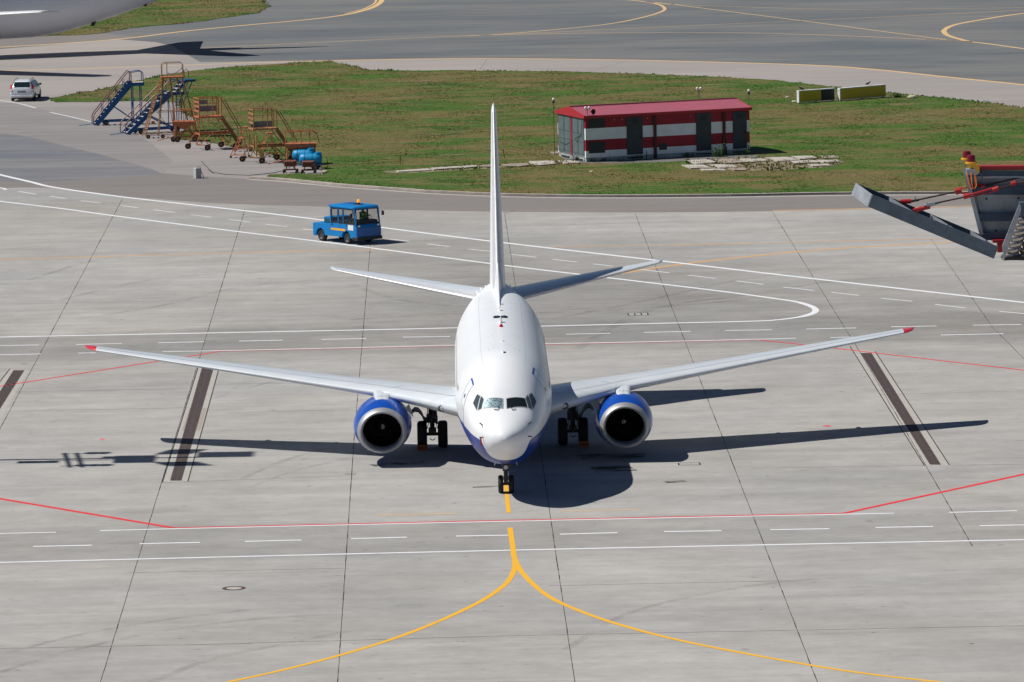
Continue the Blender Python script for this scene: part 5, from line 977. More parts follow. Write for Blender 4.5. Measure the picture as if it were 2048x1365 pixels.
for y in (-.46, .46): mb.path([(X0-.05, y, H), (X0-.05, y, H+.85), (X0+.1, y, H+.98), (X1-.1, y, H+.98), (X1+.05, y, H+.85), (X1+.05, y, H)], .022, 6); mb.tube((X0+.3, y, H), (X0+.3, y, H+.97), .016, 4)
mb.build('guard_rail', M_oran2, t); mb = MB(); mb.box(-.1, .12, -.5, -.42, .95, 1.15); mb.build('tool_box', M_oran, t)
for x, y in ((-.35, -.68), (.62, -.72), (2.8, -.7), (2.8, .7)): wheel2(t, (x, y, .14), .14, .07, rr=.45, n=14, rim=M_oran)

def work_platform(label, loc, rz, col, tall=True, seed=0):
    t = thing('work_platform', label, 'platform', loc, rz, 'orange maintenance stands'); H, R_ = 2.16, 3.36; x0, x1 = -.95, .60; w_ = .62; mb = MB()
    for x in (x0, x1-.05):
        for y in (-w_, w_): mb.tube((x, y, 1.05 if x < 0 else H-.05), (x, y, R_), .030, 6)
    for y in (-w_, w_): mb.tube((x0, y, R_), (x1, y, R_), .028, 5); mb.tube((x0+.9, y, H), (x0+.9, y, R_), .022, 5); mb.tube((x1-.3, y, H), (x1-.3, y, R_), .022, 5)
    mb.tube((x0, -w_, R_), (x0, w_, R_), .03, 5); mb.tube((x0, w_, R_-.45), (x1, w_, R_-.45), .02, 4); mb.build('guard_rail', col, t)
    for k in range(3): z = H+.30+.29*k; mb = MB(); mb.box(x0-.015, x0+.015, -w_+.03, w_-.03, z, z+.13); mb.build('slat', col, t, 0)
    mb = MB(); mb.box(x0-.05, x1, -w_-.04, w_+.04, H-.07, H+.02); mb.build('deck', col, t, 0); mb = MB(); mb.box(x0+.1, x1-.05, w_-.03, w_, H+.25 if tall else H+.02, H+(.62 if tall else .38)); mb.box(x0+.1, x0+.9, w_-.06, w_-.031, H+.75, H+1.0) if tall else None; mb.build('kick_plate', M_gal, t, 0)
    mb = MB(); mb.box(x0, 1.25, -w_+.0, -w_+.07, .98, 1.08); mb.box(x0, 1.25, w_-.07, w_, .98, 1.08); mb.box(x0, x0+.07, -w_+.08, w_-.08, .98, 1.08); mb.box(1.18, 1.25, -w_+.08, w_-.08, .98, 1.08)
    for y in (-1, 1):
        mb.tube((x0, y*w_, 1.0), (x0-.35, y*(w_+.3), .42), .035, 6); mb.tube((x0, y*w_, 1.0), (x0+.55, y*(w_+.35), .30), .03, 6); mb.tube((.30, y*w_, 1.0), (x0+.55, y*(w_+.3), .35), .03, 6); mb.tube((.35, y*w_, 1.0), (.95, y*(w_+.25), .42), .035, 6); mb.tube((1.2, y*w_, 1.0), (.95, y*(w_+.25), .42), .03, 6)
        mb.tube((x0+.1, y*w_, H-.1), (x0+.4, y*w_, 1.05), .022, 5); mb.tube((.9, y*w_, 1.05), (-.4, y*w_, H-.1), .016, 4); mb.tube((-.3, y*w_, 1.05), (.5, y*w_, H-.1), .016, 4); mb.tube((.45, y*w_, H-.1), (1.15, y*w_, 1.05), .028, 5)
    mb.tube((x0+.1, -w_-.2, .36), (x0+.1, w_+.2, .36), .035, 6); mb.tube((x0-.3, -w_-.3, .40), (x0+.5, -w_-.3, .33), .03, 6); mb.tube((.95, -w_-.2, .42), (.95, w_+.2, .42), .035, 6); mb.tube((.2, -w_, 1.0), (.2, w_, 1.0), .03); mb.build('base_frame', col, t)
    mb = MB(); [mb.prism([(x1-.05, y-.015, H), (x1+.10, y-.015, H), (1.95, y-.015, .22), (1.80, y-.015, .22)], (0, .03, 0)) for y in (-.36, .36)]; st = mb.build('stair_stringer', M_oran2, t, 0)
    for k in range(7): f = (k+.5)/7; x = x1+.05+f*1.25; z = H-f*(H-.2); mb = MB(); mb.box(x-.09, x+.09, -.34, .34, z-.015, z+.015); mb.build('tread', M_oran2 if k else M_trd, t, 0)
    for y in (-.38, .38): mb = MB(); mb.path([(x1+.02, y, H), (x1+.02, y, R_-.12), (x1+.2, y, R_-.12), (1.88, y, 1.35), (1.90, y, .35)], .030, 6); mb.build('stair_handrail', M_oran2, t)
    for x, y in ((x0-.45, w_+.15), (x0+.40, -w_-.3), (.85, w_+.2), (1.40, -w_-.1)): wheel2(t, (x, y, .19), .19, .10, ax=(.25, 1, 0), rr=.42, n=16, rim=M_oran2); mb = MB(); mb.box(x+.1, x+.2, y-.05, y+.05, .1, .42); mb.tube((x+.15, y, .42), (x+.15, y, .02), .018, 5); mb.build('castor_fork', M_oran2, t)
    if seed: mb = MB(); mb.box(x0+.30, x0+.62, -w_-.12, -w_-.06, .42, .86); mb.build('yellow_board', M_ylw, t, 0); mb = MB(); mb.box(x0+.08, x0+.18, -w_-.1, -w_, .45, 1.75); mb.build('yellow_post', M_ylw, t, 0)
    return t
p = at(423, 300); work_platform('orange railed work platform with two grey sheets, beside the tall ladder tower', (p.x, p.y+.6, 0), R(18), M_oran)
p = at(533, 326); work_platform('orange work platform with a yellow board, beside the blue water tanks', (p.x, p.y+.6, 0), R(16), M_oran2, False, 1)
def low_platform(label, loc, rz, L_):
    t = thing('low_platform', label, 'platform', loc, rz, 'orange maintenance stands'); mb = MB(); mb.box(-L_/2, L_/2, -.5, .5, 1.28, 1.35); mb.box(-L_/2, L_/2, -.5, -.46, 1.08, 1.279); mb.box(-L_/2, L_/2, .46, .5, 1.08, 1.279); mb.build('deck', M_oran, t, 0)
    mb = MB(); mb.prism([(-L_/2+.25, -.42, 1.07), (L_/2-.2, -.42, 1.07), (.12, -.42, .85), (-.15, -.42, .85)], (0, .84, 0)); mb.build('hopper', M_oran, t, 0); mb = MB()
    for y in (-.48, .48):
        mb.path([(-L_/2, y, 2.12), (L_/2-.25, y, 2.12), (L_/2+.05, y, 1.95), (L_/2+.2, y, 1.35)], .028, 5)
        for f in (0.02, .28, .52, .80): mb.tube((-L_/2+f*L_, y, 1.35), (-L_/2+f*L_, y, 2.12), .022, 5)
    mb.build('guard_rail', M_oran, t); mb = MB()
    for y in (-.4, .4):
        mb.tube((-L_/2+.15, y, 1.1), (-L_/2+.1, y, .25), .045, 6); mb.tube((-L_/2+.2, y, .75), (-.2, y, .2), .03); mb.tube((.1, y, .9), (L_/2, y, .25), .03); mb.tube((.1, y, .9), (-.35, y, .25), .03); mb.tube((-L_/2+.1, y, .3), (L_/2, y, .3), .03); mb.tube((L_/2, y, .3), (L_/2-.1, y, 1.08), .035)
    mb.build('base_frame', M_oran, t); mb = MB(); mb.path([(-L_/2-.0, 0, .3), (-L_/2-.6, -.05, .2), (-L_/2-1.1, -.1, .08)], .03); mb.build('tow_bar', M_oran, t)
    for x, y in ((-L_/2+.02, -.35), (-L_/2+.3, -.55), (L_/2, .5), (L_/2, -.5)): wheel2(t, (x, y, .19), .19, .11, rr=.45, n=16, rim=M_oran2)
p = at(369, 284); low_platform('low orange railed platform between the tall ladder tower and the first work platform', (p.x, p.y+.3, 0), R(-3), 1.45)
p = at(604, 334); low_platform('low orange railed platform standing behind the blue water tanks', (p.x-.1, p.y+1.6, 0), R(3), 1.95)
def step_ladder(label, u, v, h, rz):
    p = at(u, v); t = thing('step_ladder', label, 'ladder', (p.x, p.y, 0), rz, 'orange maintenance stands'); mb = MB()
    for y in (-.28, .28): mb.tube((-.55, y*1.2, .12), (.02, y*.8, h), .024, 5); mb.tube((.5, y*1.2, .12), (.22, y*.8, h), .024, 5); mb.tube((-.5, y*1.2, .2), (.5, y*1.2, .2), .02, 5); mb.tube((-.2, y, h*.6), (.38, y, h*.6), .016, 4)
    mb.build('frame', M_oran, t)
    for k in range(4): f = (k+.7)/4.6; mb = MB(); mb.box(-.55+f*.57-.05, -.55+f*.57+.11, -.26, .26, h*f, h*f+.03); mb.build('rung', M_oran, t, 0)
    mb = MB(); mb.box(-.06, .32, -.3, .3, h, h+.05); mb.build('top_step', M_oran, t, 0)
    for x, y in ((-.5, -.33), (.5, -.33), (.5, .33)): wheel2(t, (x, y, .085), .085, .05, rr=.4, n=12, rim=M_oran)
step_ladder('short orange step ladder in front of its taller twin, left of the second work platform', 480, 316, 1.22, R(-18)); step_ladder('taller orange step ladder just behind the short one, between the work platforms', 488, 303, 1.55, R(-14)); step_ladder('thin orange step ladder seen through the legs of the second work platform', 536, 314, 1.50, R(14))
# blue tanks
M_tank = mat('tank_blue_plastic', (0.004, 0.255, 0.52), 0.45, spec=.35, vary=.05, scale=1); M_rust = mat('rusty_brown_paint', (0.21, 0.07, 0.045), .85, vary=.35, scale=7)
def tank(label, u, v, rz):
    p = at(u, v); t = thing('water_tank', label, 'tank', (p.x, p.y, 0), rz, 'blue water tanks on trailers'); mb = MB(); mb.lathe([(-.70, .02), (-.69, .22), (-.62, .31), (-.3, .33), (.35, .33), (.62, .31), (.69, .22), (.70, .02)], (0, 0, .66), (1, 0, 0), 26); k = mb.build('barrel', M_tank, t, 50)
    mb = MB(); mb.lathe([(-.1, .22), (.06, .22), (.07, .17), (.10, .17), (.11, .02)], (.48, 0, .98), (0, 0, 1), 18); mb.build('lid', M_tank, k); mb = MB()
    for x in (-.36, .14): mb.path([(x, .337*math.cos(a), .66+.337*math.sin(a)) for a in [2*math.pi*q/24 for q in range(25)]], .012, 4)
    mb.build('strap', M_sblu, k); mb = MB(); mb.box(-.75, .78, -.33, -.27, .26, .33); mb.box(-.75, .78, .27, .33, .26, .33); [mb.box(x, x+.06, -.268, .268, .26, .33) for x in (-.7, .0, .68)]; [mb.prism([(x, -.3, .331), (x, .3, .331), (x, .22, .45), (x, -.22, .45)], (.05, 0, 0)) for x in (-.5, .4)]
    mb.path([(-.75, 0, .29), (-1.1, 0, .26), (-1.45, -.04, .1)], .028); mb.build('trailer_frame', mat('trailer_blue', (.01, .09, .22), .5), t)
    for x in (.35,): [wheel2(t, (x, s_*.40, .19), .19, .12, rr=.45, n=16) for s_ in (-1, 1)]
tank('blue plastic water tank on a trailer, the farther of the pair', 608, 331, R(-14)); tank('blue plastic water tank on a trailer, the nearer of the pair with full lid visible', 622, 339, R(-10))
def trolley(label, u, v, rz):
    p = at(u, v); t = thing('box_trolley', label, 'trolley', (p.x, p.y, 0), rz, 'rusty box trolleys in front of the water tanks'); mb = MB(); mb.box(-.37, .37, -.25, .25, .40, .76); mb.build('box', M_rust, t, 30, .05); mb = MB(); mb.box(-.45, .48, -.24, -.19, .18, .23); mb.box(-.45, .48, .19, .24, .18, .23); [mb.box(x, x+.05, -.188, .188, .18, .23) for x in (-.42, .4)]; [mb.tube((x, y, .2), (x*.7, y, .41), .025, 5) for x in (-.3, .3) for y in (-.2, .2)]; mb.build('frame', M_rust, t)
    for x in (-.38, .40): [wheel2(t, (x, s_*.27, .09), .09, .05, rr=.4, n=12, rim=M_rust) for s_ in (-1, 1)]
trolley('rusty brown box trolley on the left, in front of the water tanks', 581, 346, R(-4)); trolley('rusty brown box trolley on the right, in front of the water tanks', 617, 347, R(-3))
p = at(395, 357); t = thing('concrete_block', 'small upright grey concrete block with a cable loop, alone on the asphalt', 'concrete block', (p.x, p.y, 0), R(28)); mb = MB(); mb.box(-.19, .19, -.19, .19, 0, .64); mb.build('block', mat('grey_block', (.42, .44, .43), .9, vary=.1, scale=5), t, 30, .012); mb = MB(); mb.path([(.0, 0, .65), (.1, .05, .69), (.22, .0, .66), (.26, -.05, .4), (.36, -.1, .12), (.32, -.15, .02)], .018, 6); mb.build('cable', M_black, t)
mb = MB(); mb.path([at(403, 339)+Vector((0, 0, .5)), at(425, 348)+Vector((0, 0, .1)), at(450, 350)+Vector((0, 0, .03)), at(500, 352)+Vector((0, 0, .03)), at(548, 347)+Vector((0, 0, .03)), at(566, 345)+Vector((0, 0, .1))], .02, 5); tag(mb.build('cable', M_black), 'thin dark cable trailing from the concrete block to the box trolleys', 'cable')
# barbed little fence post near the paving
p = at(1010, 318); t = thing('wire_post', 'thin dark wire post standing in the grass left of the striped building', 'post', (p.x, p.y, 0)); mb = MB(); mb.tube((0, 0, 0), (-.12, 0, .62), .02, 5); mb.tube((-.02, 0, .3), (-.35, 0, .0), .012, 4); mb.tube((-.12, 0, .62), (-3.2, .4, .35), .006, 3); mb.tube((-.12, 0, .62), (3.4, 1.2, .45), .006, 3); mb.tube((-.22, 0, .55), (.02, 0, .5), .012, 4); mb.build('post', M_black, t)
for u_, v_, l_ in ((801, 330, 'thin dark wire post in the grass left of the tail fin'), (655, 338, 'thin dark wire post close to the blue water tanks')):
    p = at(u_, v_); t = thing('wire_post', l_, 'post', (p.x, p.y, 0)); mb = MB(); mb.tube((0, 0, 0), (0, 0, .62), .018, 5); mb.tube((0, 0, .5), (-.2, 0, .0), .012, 4); mb.tube((0, 0, .5), (.2, 0, .0), .012, 4); mb.path([(0, 0, .6), (1.0, .2, .42), (2.4, .4, .38), (3.6, .6, .45), (4.9, .8, .58)], .007, 3); mb.build('post', M_black, t)

# ------------------------------------------------------------------ weeds against the building
def weed(u, v, h, n, label, seed):
    p = at(u, v); rnd = random.Random(seed); mb = MB()
    for i in range(n):
        a = rnd.uniform(0, 6.28); r_ = rnd.uniform(0, .35); x, y = r_*math.cos(a)*1.4, r_*math.sin(a); l = rnd.uniform(.4, 1)*h; dx, dy = rnd.uniform(-.12, .12), rnd.uniform(-.1, .1)
        for q in range(5):
            z = l*(q+1)/5; aa = rnd.uniform(0, 6.28); s_ = rnd.uniform(.04, .09); c_ = Vector((x+dx*z*2, y+dy*z*2, z)); u_ = Vector((math.cos(aa), math.sin(aa), rnd.uniform(-.3, .5)))*s_; v_ = Vector((-math.sin(aa), math.cos(aa), .3))*s_*.5; mb.add([c_-v_, c_+u_, c_+v_, c_-u_*.2], [[0, 1, 2, 3]])
        mb.add([(x-.008, y, 0), (x+.008, y, 0), (x+dx*l*2, y+dy*l*2, l)], [[0, 1, 2]])
    o = mb.build('weed_plant', mat('weed_leaf', (.075, .15, .035), .7, vary=.4, scale=9), ang=0); o.location = (p.x, p.y, .03); tag(o, label, 'plant', 'leafy weeds growing along the striped building')
for i, (u, v, h, n, l) in enumerate(((1156, 322, .40, 60, 'dark leafy weed clump at the front left corner of the building'), (1180, 325, .30, 60, 'low leafy weed right of the building corner'), (1208, 324, .25, 40, 'low weed under the left part of the front wall'), (1235, 322, .28, 30, 'small weed before the first downpipe'), (1272, 320, .35, 60, 'weed clump below the first grey door'), (1305, 317, .30, 40, 'weed at the foot of the first downpipe'), (1375, 315, .30, 40, 'weed in front of the wall between the downpipes'), (1436, 315, .85, 70, 'tallest weed, standing under the second downpipe'), (1488, 311, .45, 45, 'weed at the foot of the right-hand door'), (1760, 190, .35, 80, 'dark weed clump right of the right sign box'), (1795, 196, .35, 80, 'dark weeds between the sign box and the pale stone'))): weed(u, v, h, n, l, i)

# ------------------------------------------------------------------ far airliner, tail towards us at top left
M_fa = mat('far_aircraft_grey', (0.80, 0.81, 0.85), .35, vary=.05, scale=.3); M_faw = mat('far_wing_grey', (.62, .65, .68), .4, vary=.05)
q = at(345, 99); fa = thing('far_airliner', 'large pale grey airliner with only its rear belly showing at top left', 'airplane', (q.x, q.y, 0), R(-73))
def ring2(y, r, zb, zt, n=40): return [Vector((r*math.sin(a), y, (zb+zt)/2+(zt-zb)/2*math.cos(a))) for a in [2*math.pi*k/n for k in range(n)]]
mb = MB(); mb.rings([ring2(y, r, zb, zt) for y, r, zb, zt in ((-53, .05, 4.1, 4.2), (-52, 1.1, 3.0, 5.2), (-50, 1.9, 2.2, 6.1), (-47, 2.4, 1.8, 6.7), (-44, 2.52, 1.40, 6.7), (-14, 2.52, 1.40, 6.7), (-11.5, 2.48, 1.45, 6.7), (-9.5, 2.35, 1.70, 6.7), (-7.3, 2.12, 2.15, 6.7), (-4.8, 1.72, 2.85, 6.65), (-2.3, 1.2, 3.6, 6.6), (-.3, .72, 4.3, 6.4), (.8, .38, 4.85, 6.1), (1.3, .15, 5.2, 5.8))]); mb.build('fuselage', M_fa, fa, 60)
FW = [(2.0, -35.5, 11.5, 3.0, .12), (8, -31, 7.2, 3.6, .11), (22.5, -17.4, 2.9, 4.9, .10), (23.6, -16.2, 1.6, 5.0, .08)]; FH = [(.6, -8.2, 6.2, 5.7, .10), (8.9, -2.3, 2.2, 6.35, .09), (9.25, -1.7, 1.5, 6.4, .06)]
for sg in (-1, 1): wing_part(FW, sg, 0, 1).build('wing', M_faw, fa, 50); wing_part(FH, sg, 0, 1).build('tailplane', M_faw, fa, 50)
mb = MB(); mb.prism([(-.14, -10.5, 6.6), (-.14, -.8, 6.3), (-.14, .9, 15.4), (-.14, -2.0, 15.4), (-.14, -8.0, 8.0)], (.28, 0, 0)); mb.build('tail_fin', M_faw, fa, 30)
for x in (-4.6, 4.6):
    mb = MB(); mb.tube((x, -24, .6), (x, -24, 3.2), .18); lg = mb.build('main_landing_gear', M_strut, fa)
    for dx in (-.45, .45): [wheel2(lg, (x+dx, -24+dy, .57), .57, .4, ax=(1, 0, 0), n=16) for dy in (-.7, .7)]
mb = MB(); mb.tube((0, -46, .5), (0, -46, 2.2), .12); ngf = mb.build('nose_landing_gear', M_strut, fa); [wheel2(ngf, (dx, -46, .47), .47, .3, ax=(1, 0, 0), n=16) for dx in (-.3, .3)]
mb = MB(); mb.prism([(1.0, -6.9, 2.5), (1.0, -6.5, 2.6), (1.0, -6.7, 2.22), (1.0, -6.95, 2.2)], (.08, 0, 0)); mb.prism([(.4, -2.4, 3.75), (.4, -2.1, 3.85), (.4, -2.2, 3.62), (.4, -2.4, 3.6)], (.1, 0, 0)); mb.build('drain_mast', M_black, fa)

# ------------------------------------------------------------------ floodlight mast out of frame left: its shadow falls on the stand
M_gs = mat('galvanised_steel', (.30, .33, .36), .45, .5, vary=.15, scale=3)
yb = at(90, 914.5).y; xb = -29.8; mt = thing('floodlight_mast', 'tall steel floodlight mast beside the stand, seen here only by its shadow', 'mast', (xb, yb, 0)); K = .76
def zs_(u): return (at(u, 912).x-xb)/K
mb = MB(); mb.tube((0, 0, 0), (0, 0, zs_(400)), .20, 12, .12); mb.build('pole', M_gs, mt)
yv = lambda v: at(200, v).y-yb
mb = MB(); mb.box(-.15, .15, yv(912.5), yv(902), zs_(395), zs_(494)); mb.build('top_board', M_gs, mt, 0)
for va, vb, u0, u1 in ((905.5, 896, 302, 407), (920.5, 929, 304, 428)):
    a_, b_ = yv(va), yv(vb); z0, z1 = zs_(u0), zs_(u1); mb = MB(); mb.prism([(-.03, a_, z0), (-.03, b_, z0+(z1-z0)*.28), (-.03, b_, z1), (-.03, a_, z1-(z1-z0)*.3)], (.06, 0, 0)); mb.build('reflector_wing', M_gs, mt, 0)
mb = MB(); mb.box(-.25, .25, yv(921.5), yv(907), zs_(238), zs_(297)); mb.box(-.05, .05, yv(913), yv(908), zs_(204), zs_(300)); mb.box(-.08, .08, yv(919.5), yv(915), zs_(42), zs_(116)); mb.build('equipment_box', M_gs, mt, 0)
mb = MB()
for u in (132, 156): z = zs_(u); mb.tube((0, yv(929), z+.40), (0, yv(900), z-.25), .085, 6)
for v_, u0, u1 in ((902, 120, 205), (926, 128, 222), (915, 100, 240)): mb.tube((0, yv(v_), zs_(u0)), (0, yv(v_), zs_(u1)), .07, 6)
mb.build('lamp_frame', M_gs, mt)
for v_, u_ in ((901, 178), (901, 200), (925, 168), (925, 192), (925, 214)): mb = MB(); mb.lathe([(-.10, .24), (0, .32), (.10, .28), (.12, .05)], (0, yv(v_), zs_(u_)), (1, 0, -.4), 16); mb.build('floodlight', M_gs, mt)

# ------------------------------------------------------------------ mast head in the foreground at right
M_g2 = mat('shade_toned_weathered_galvanised', (.075, .11, .155), .5, .0, vary=.22, scale=3, dirt=((.05, .065, .08), 4, .55, .6)); M_g3 = mat('galvanised_plate', (.40, .43, .47), .5, .3, vary=.2, scale=4); M_rr = mat('red_fitting', (.42, .015, .02), .4, vary=.2, scale=20); M_rod = mat('rusty_rod', (.05, .025, .025), .6, .3, vary=.4, scale=20); M_mir = mat('mirror_coil', (.52, .46, .42), .2, .85, vary=.1, scale=10); M_yf = mat('yellow_bracket', (.72, .38, .03), .5, vary=.1); M_lr = mat('red_lamp_glass', (.22, .004, .01), .12, vary=.1)  # beam steel coloured dark to stand for its shaded faces
YB = -95.0; a0 = aty(2120, 700, YB); mh = thing('lighting_mast', 'grey steel mast head with red tie rods and two red beacon lamps', 'mast', (a0.x, YB, 0)); O = Vector((a0.x, YB, 0))
A = lambda u, v, d=0: aty(u, v, YB+d)-O       # metres in the mast's own frame
sc = 11259.6/ (YB-CAM.y)
# tie beam: open U channel falling to the right and going away
P0 = A(1714, 367, .45); Lv = Vector((2.62, 1.9, -1.02)); 
e1 = A(1746, 390, -.05)-P0; c1 = Vector((-.09, .12, -.27))
Lend = A(1997, 494, -.25)-A(1746, 390, -.05); Lv = Lend
t_ = .03; mb = MB(); ed = e1.normalized()*t_; cd = c1.normalized()*t_; ld = Lv.normalized()*t_
mb.par(P0+c1-cd, Lv, e1, cd)                                  # bottom
mb.par(P0+e1-ed, Lv, ed, c1-cd*1.05); mb.par(P0, Lv, ed, c1-cd*1.05)        # near and far flanges
bm_ = mb.build('channel_beam', M_g2, mh, 0)
mb = MB(); mb.par(P0-ld, ld*.9, e1, c1); mb.build('end_plate', M_g3, bm_, 0)
mb = MB(); mb.par(P0+e1-ed*.5+c1*.45, Lv, -ed.normalized()*-.004-ed*.0+ed.normalized()*.006+e1*0, c1*.02); mb.build('fold_line', M_black, bm_, 0)
for f in (.25, .58, .90): mb = MB(); q0 = P0+Lv*f+ed*1.1; mb.add([q0, q0+e1-ed*2.2+Lv*.06, q0+e1-ed*2.2+Lv*.06+c1*.8, q0+c1*.8, q0+ld, q0+e1-ed*2.2+Lv*.06+ld, q0+e1-ed*2.2+Lv*.06+c1*.8+ld, q0+c1*.8+ld], [[0, 1, 2, 3], [7, 6, 5, 4], [0, 4, 5, 1], [1, 5, 6, 2], [2, 6, 7, 3], [3, 7, 4, 0]]); mb.build('stiffener', M_g3, bm_, 0)
# tie rods
def rod(pts, r, m, name='tie_rod', n=8): mb = MB(); mb.path([A(*p) for p in pts], r, n); return mb.build(name, m, mh)
def bar(p, q, hw, m, name): mb = MB(); mb.tube(A(*p), A(*q), hw, 10); return mb.build(name, m, mh)
rod([(1818, 404, .35), (1912, 384, .35)], .018, M_rod); rod([(1972, 371, .35), (2130, 334, .35)], .018, M_rod); bar((1911, 384, .35), (1923, 381.5, .35), .07, M_rr, 'red_collar'); bar((1961, 374, .35), (1969, 372, .35), .06, M_rr, 'red_collar'); rod([(1922, 378, .35), (1964, 369, .35)], .014, M_rr); rod([(1922, 388, .35), (1964, 379, .35)], .014, M_rr)
bar((1802, 404, .38), (1822, 403, .38), .05, M_rr, 'red_clevis'); bar((1822, 403, .36), (1838, 400, .36), .028, M_rod, 'clevis_pin')
rod([(1870, 407, -.05), (1930, 394.5, -.05)], .018, M_rod); rod([(1992, 378, -.05), (2130, 346, -.05)], .02, M_rod); rod([(1934, 392, -.05), (1992, 375, -.05)], .022, M_rr); rod([(1934, 396, -.05), (1985, 384, -.05)], .014, M_rr); bar((1927, 394.5, -.05), (1940, 391, -.05), .055, M_rr, 'red_collar'); bar((1985, 381, -.05), (1997, 376, -.05), .05, M_rr, 'red_collar'); bar((2022, 369, -.05), (2032, 366, -.05), .05, M_rr, 'red_collar')
bar((1828, 421, -.02), (1860, 414, -.02), .045, M_rr, 'red_clevis'); mb = MB(); mb.prism([A(1847, 411, -.06), A(1860, 415, -.06), A(1884, 406, -.06), A(1880, 403, -.06), A(1858, 407, -.06)], (0, .03, 0)); mb.build('steel_eye', M_g3, mh); mb = MB(); mb.tube(A(1853, 411, -.1), A(1853, 404, -.1), .018); mb.tube(A(1830, 398, .3), A(1830, 393, .3), .02); mb.build('bolt', M_g3, mh)
mb = MB(); mb.prism([A(1802, 400, .4), A(1797, 404, .4), A(1810, 411, .4), A(1814, 402, .4)], (0, .05, 0)); mb.prism([A(1824, 420, -.1), A(1832, 425, -.1), A(1848, 421, -.1), A(1845, 416, -.1)], (0, .05, 0)); mb.build('red_gusset', M_rr, mh)
# tray panel with ribs
BK = .55
def quad(name, pts, m, d, th=.03): mb = MB(); mb.prism([A(u, v, d) for u, v in pts], (0, th, 0)); return mb.build(name, m, mh, 0)
quad('tray_plate', [(1932, 345), (2150, 345), (2150, 478), (1966, 478)], M_g3, BK, .03)
for nm, (va, vb, ua, ub) in enumerate(((341, 354, 1931, 1935), (374, 390, 1942, 1946), (428, 443, 1954, 1958), (466, 481, 1962, 1966))):
    mb = MB(); mb.add([A(ua, va, BK-.25), A(2150, va, BK-.25), A(2150, vb, BK-.25), A(ub, vb, BK-.25), A(ua, va, BK-.004), A(2150, va, BK-.004), A(2150, vb, BK-.004), A(ub, vb, BK-.004)], [[3, 2, 1, 0], [4, 5, 6, 7], [0, 1, 5, 4], [1, 2, 6, 5], [2, 3, 7, 6], [3, 0, 4, 7]]); mb.build('rib', mat('rib_shade_blue_grey', (.045, .075, .12), .5, .2, vary=.2, scale=4), mh, 0)  # rib shade is put into this darker steel colour
mb = MB(); mb.add([A(1926, 339, BK-.30), A(1933, 338, BK-.30), A(1967, 469, BK-.30), A(1959, 471, BK-.30), A(1926, 339, BK+.02), A(1933, 338, BK+.02), A(1967, 469, BK+.02), A(1959, 471, BK+.02)], [[3, 2, 1, 0], [4, 5, 6, 7], [0, 1, 5, 4], [1, 2, 6, 5], [2, 3, 7, 6], [3, 0, 4, 7]]); mb.build('side_flange', M_g3, mh, 0)
quad('light_trim', [(1955, 353.5), (2150, 353.5), (2150, 356), (1956, 356)], M_g3, BK-.262, .01); quad('light_trim', [(1953, 391), (1955.5, 391), (1965, 427), (1962, 427)], M_g3, BK-.06, .05); quad('light_trim', [(1968, 446), (1971, 446), (1976, 465), (1973, 465)], M_g3, BK-.06, .05)
mb = MB(); mb.par(A(1957, 333, BK-.2), A(2150, 332, BK-.2)-A(1957, 333, BK-.2), (0, .3, 0), (0, 0, -.085)); mb.par(A(1950, 328, BK-.1), A(1968, 337, BK-.1)-A(1950, 328, BK-.1), (0, .2, 0), (0, 0, -.05)); mb.build('red_top_rail', M_rr, mh, 0)
mb = MB(); [mb.ball(A(u, v, BK-.01), .022, 8, 6) for u, v in ((1973, 398), (2037, 397), (1992, 462))]; mb.build('rivet', M_black, mh)
# beacons
for u, v, d in ((1934, 316, .75), (1942.5, 324, .25)):
    b_ = A(u, v, d); k = 1/sc; mb = MB(); mb.lathe([(0, 9*k), (10*k, 8.6*k), (13.5*k, 7.5*k), (14.5*k, 1*k)], b_, (0, 0, 1), 20); lm = mb.build('beacon_lamp', M_lr, mh); mb = MB(); mb.lathe([(-12*k, 6*k), (-4*k, 8*k), (-3.5*k, 12*k), (-.4*k, 12*k), (0, 9*k)], b_, (0, 0, 1), 20); mb.build('lamp_base', M_yf, lm); mb = MB(); [mb.lathe([(q*k, 9.1*k), ((q+.6)*k, 9.1*k)], b_, (0, 0, 1), 20, cap=False) for q in (3, 6, 9)]; mb.build('lens_ring', M_rod, lm)
mb = MB(); mb.prism([A(1940, 330, .10), A(1959, 329, .10), A(1959, 348, .10)], (0, .04, 0)); mb.build('lamp_bracket', M_yf, mh); mb = MB(); mb.par(A(1933, 339, .15), A(1956, 338, .15)-A(1933, 339, .15), (0, .2, 0), (0, 0, -.13)); mb.build('junction_box', M_g3, mh, 30)
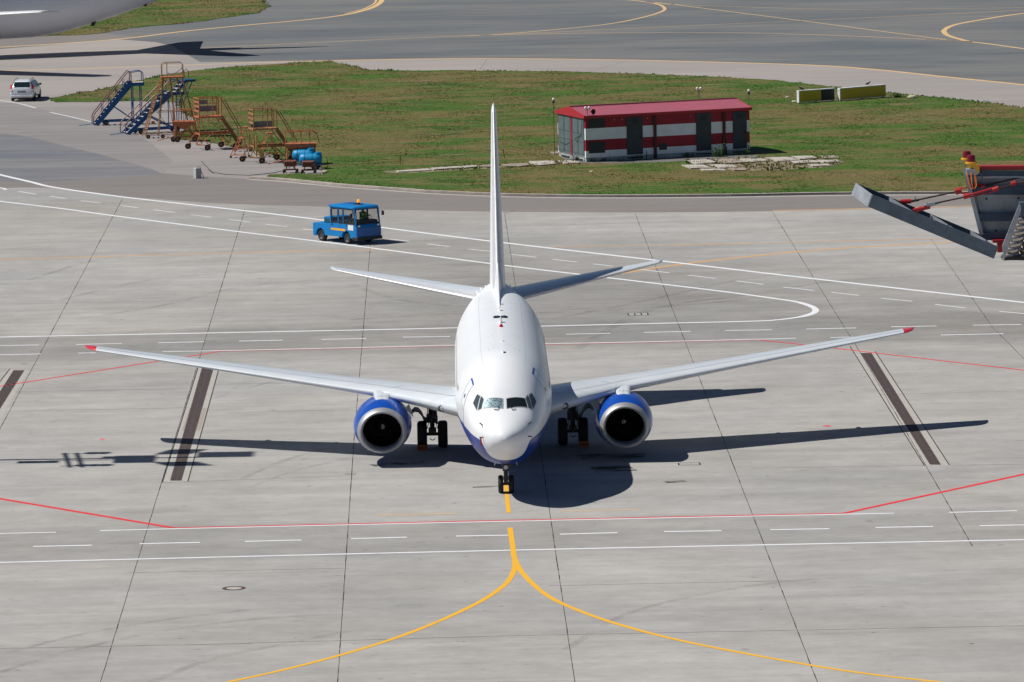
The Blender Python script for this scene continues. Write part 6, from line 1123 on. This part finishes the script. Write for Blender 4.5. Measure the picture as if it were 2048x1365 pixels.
mb = MB(); mb.path([A(1942, 345, .1), A(1943, 360, .05), A(1945, 374, .02), (A(1949, 378.5, .02)), A(1953, 372, .03), A(1951, 352, .1)], .012, 6); mb.path([A(1934, 345, .1), A(1937, 365, .05), A(1942, 378, .02), A(1950, 377, .02), A(1950, 350, .1)], .010, 6); mb.build('orange_cable', mat('orange_cable', (.75, .2, .02), .5), mh)
mb = MB(); mb.path([A(1956, 345, .2), A(1966, 352, .2), A(1963, 360, .2), A(1957, 361, .2)], .012, 6); mb.build('grey_cable', M_g2, mh)
# lower right: plate with column of mirror coils
mb = MB(); mb.prism([A(2005, 492, -.35), A(2039, 408, -.35), A(2042, 412, -.35), A(2042, 422, -.35), A(2008, 521, -.35)], (0, .05, 0)); mb.build('coil_side_plate', M_g3, mh, 0)
mb = MB(); mb.prism([A(2039, 406, -.34), A(2150, 395, -.34), A(2150, 434, -.34), A(2042, 434, -.34)], (0, .25, 0)); mb.build('coil_top_plate', M_g2, mh, 0); mb = MB(); mb.prism([A(2008, 521, -.36), A(2150, 521, -.36), A(2150, 514, -.36), A(2014, 514, -.36)], (0, .5, 0)); mb.build('coil_tray', M_black, mh, 0)
for i in range(7):
    u = 2046-4.3*i; v = 440+12*i; mb = MB()
    for uu in (u, u+34, u+68):
        c_ = A(uu, v, -.12); pts = [c_+Vector((.13*math.cos(a), .10*math.sin(a)*-1, .03*math.cos(a*1)-.0)) for a in [2*math.pi*q/18 for q in range(19)]]; mb.path(pts, .075, 10)
    mb.build('mirror_coil', M_mir, mh)
mb = MB(); mb.par(A(1986, 481, .1), A(2012, 480, .1)-A(1986, 481, .1), (0, .3, 0), (0, 0, -.06)); mb.par(A(1995, 487, .12), A(2010, 486, .12)-A(1995, 487, .12), (0, .2, 0), (0, 0, -.2)); mb.build('red_hinge', M_rr, mh, 0)
mb = MB(); mb.tube((0.35, .6, 0), (0.35, .6, A(2120, 330).z), .22, 16, .16); mb.box(-.6, .6, .45, .75, A(2120, 470).z, A(2120, 455).z); mb.build('pole', M_gs, mh)
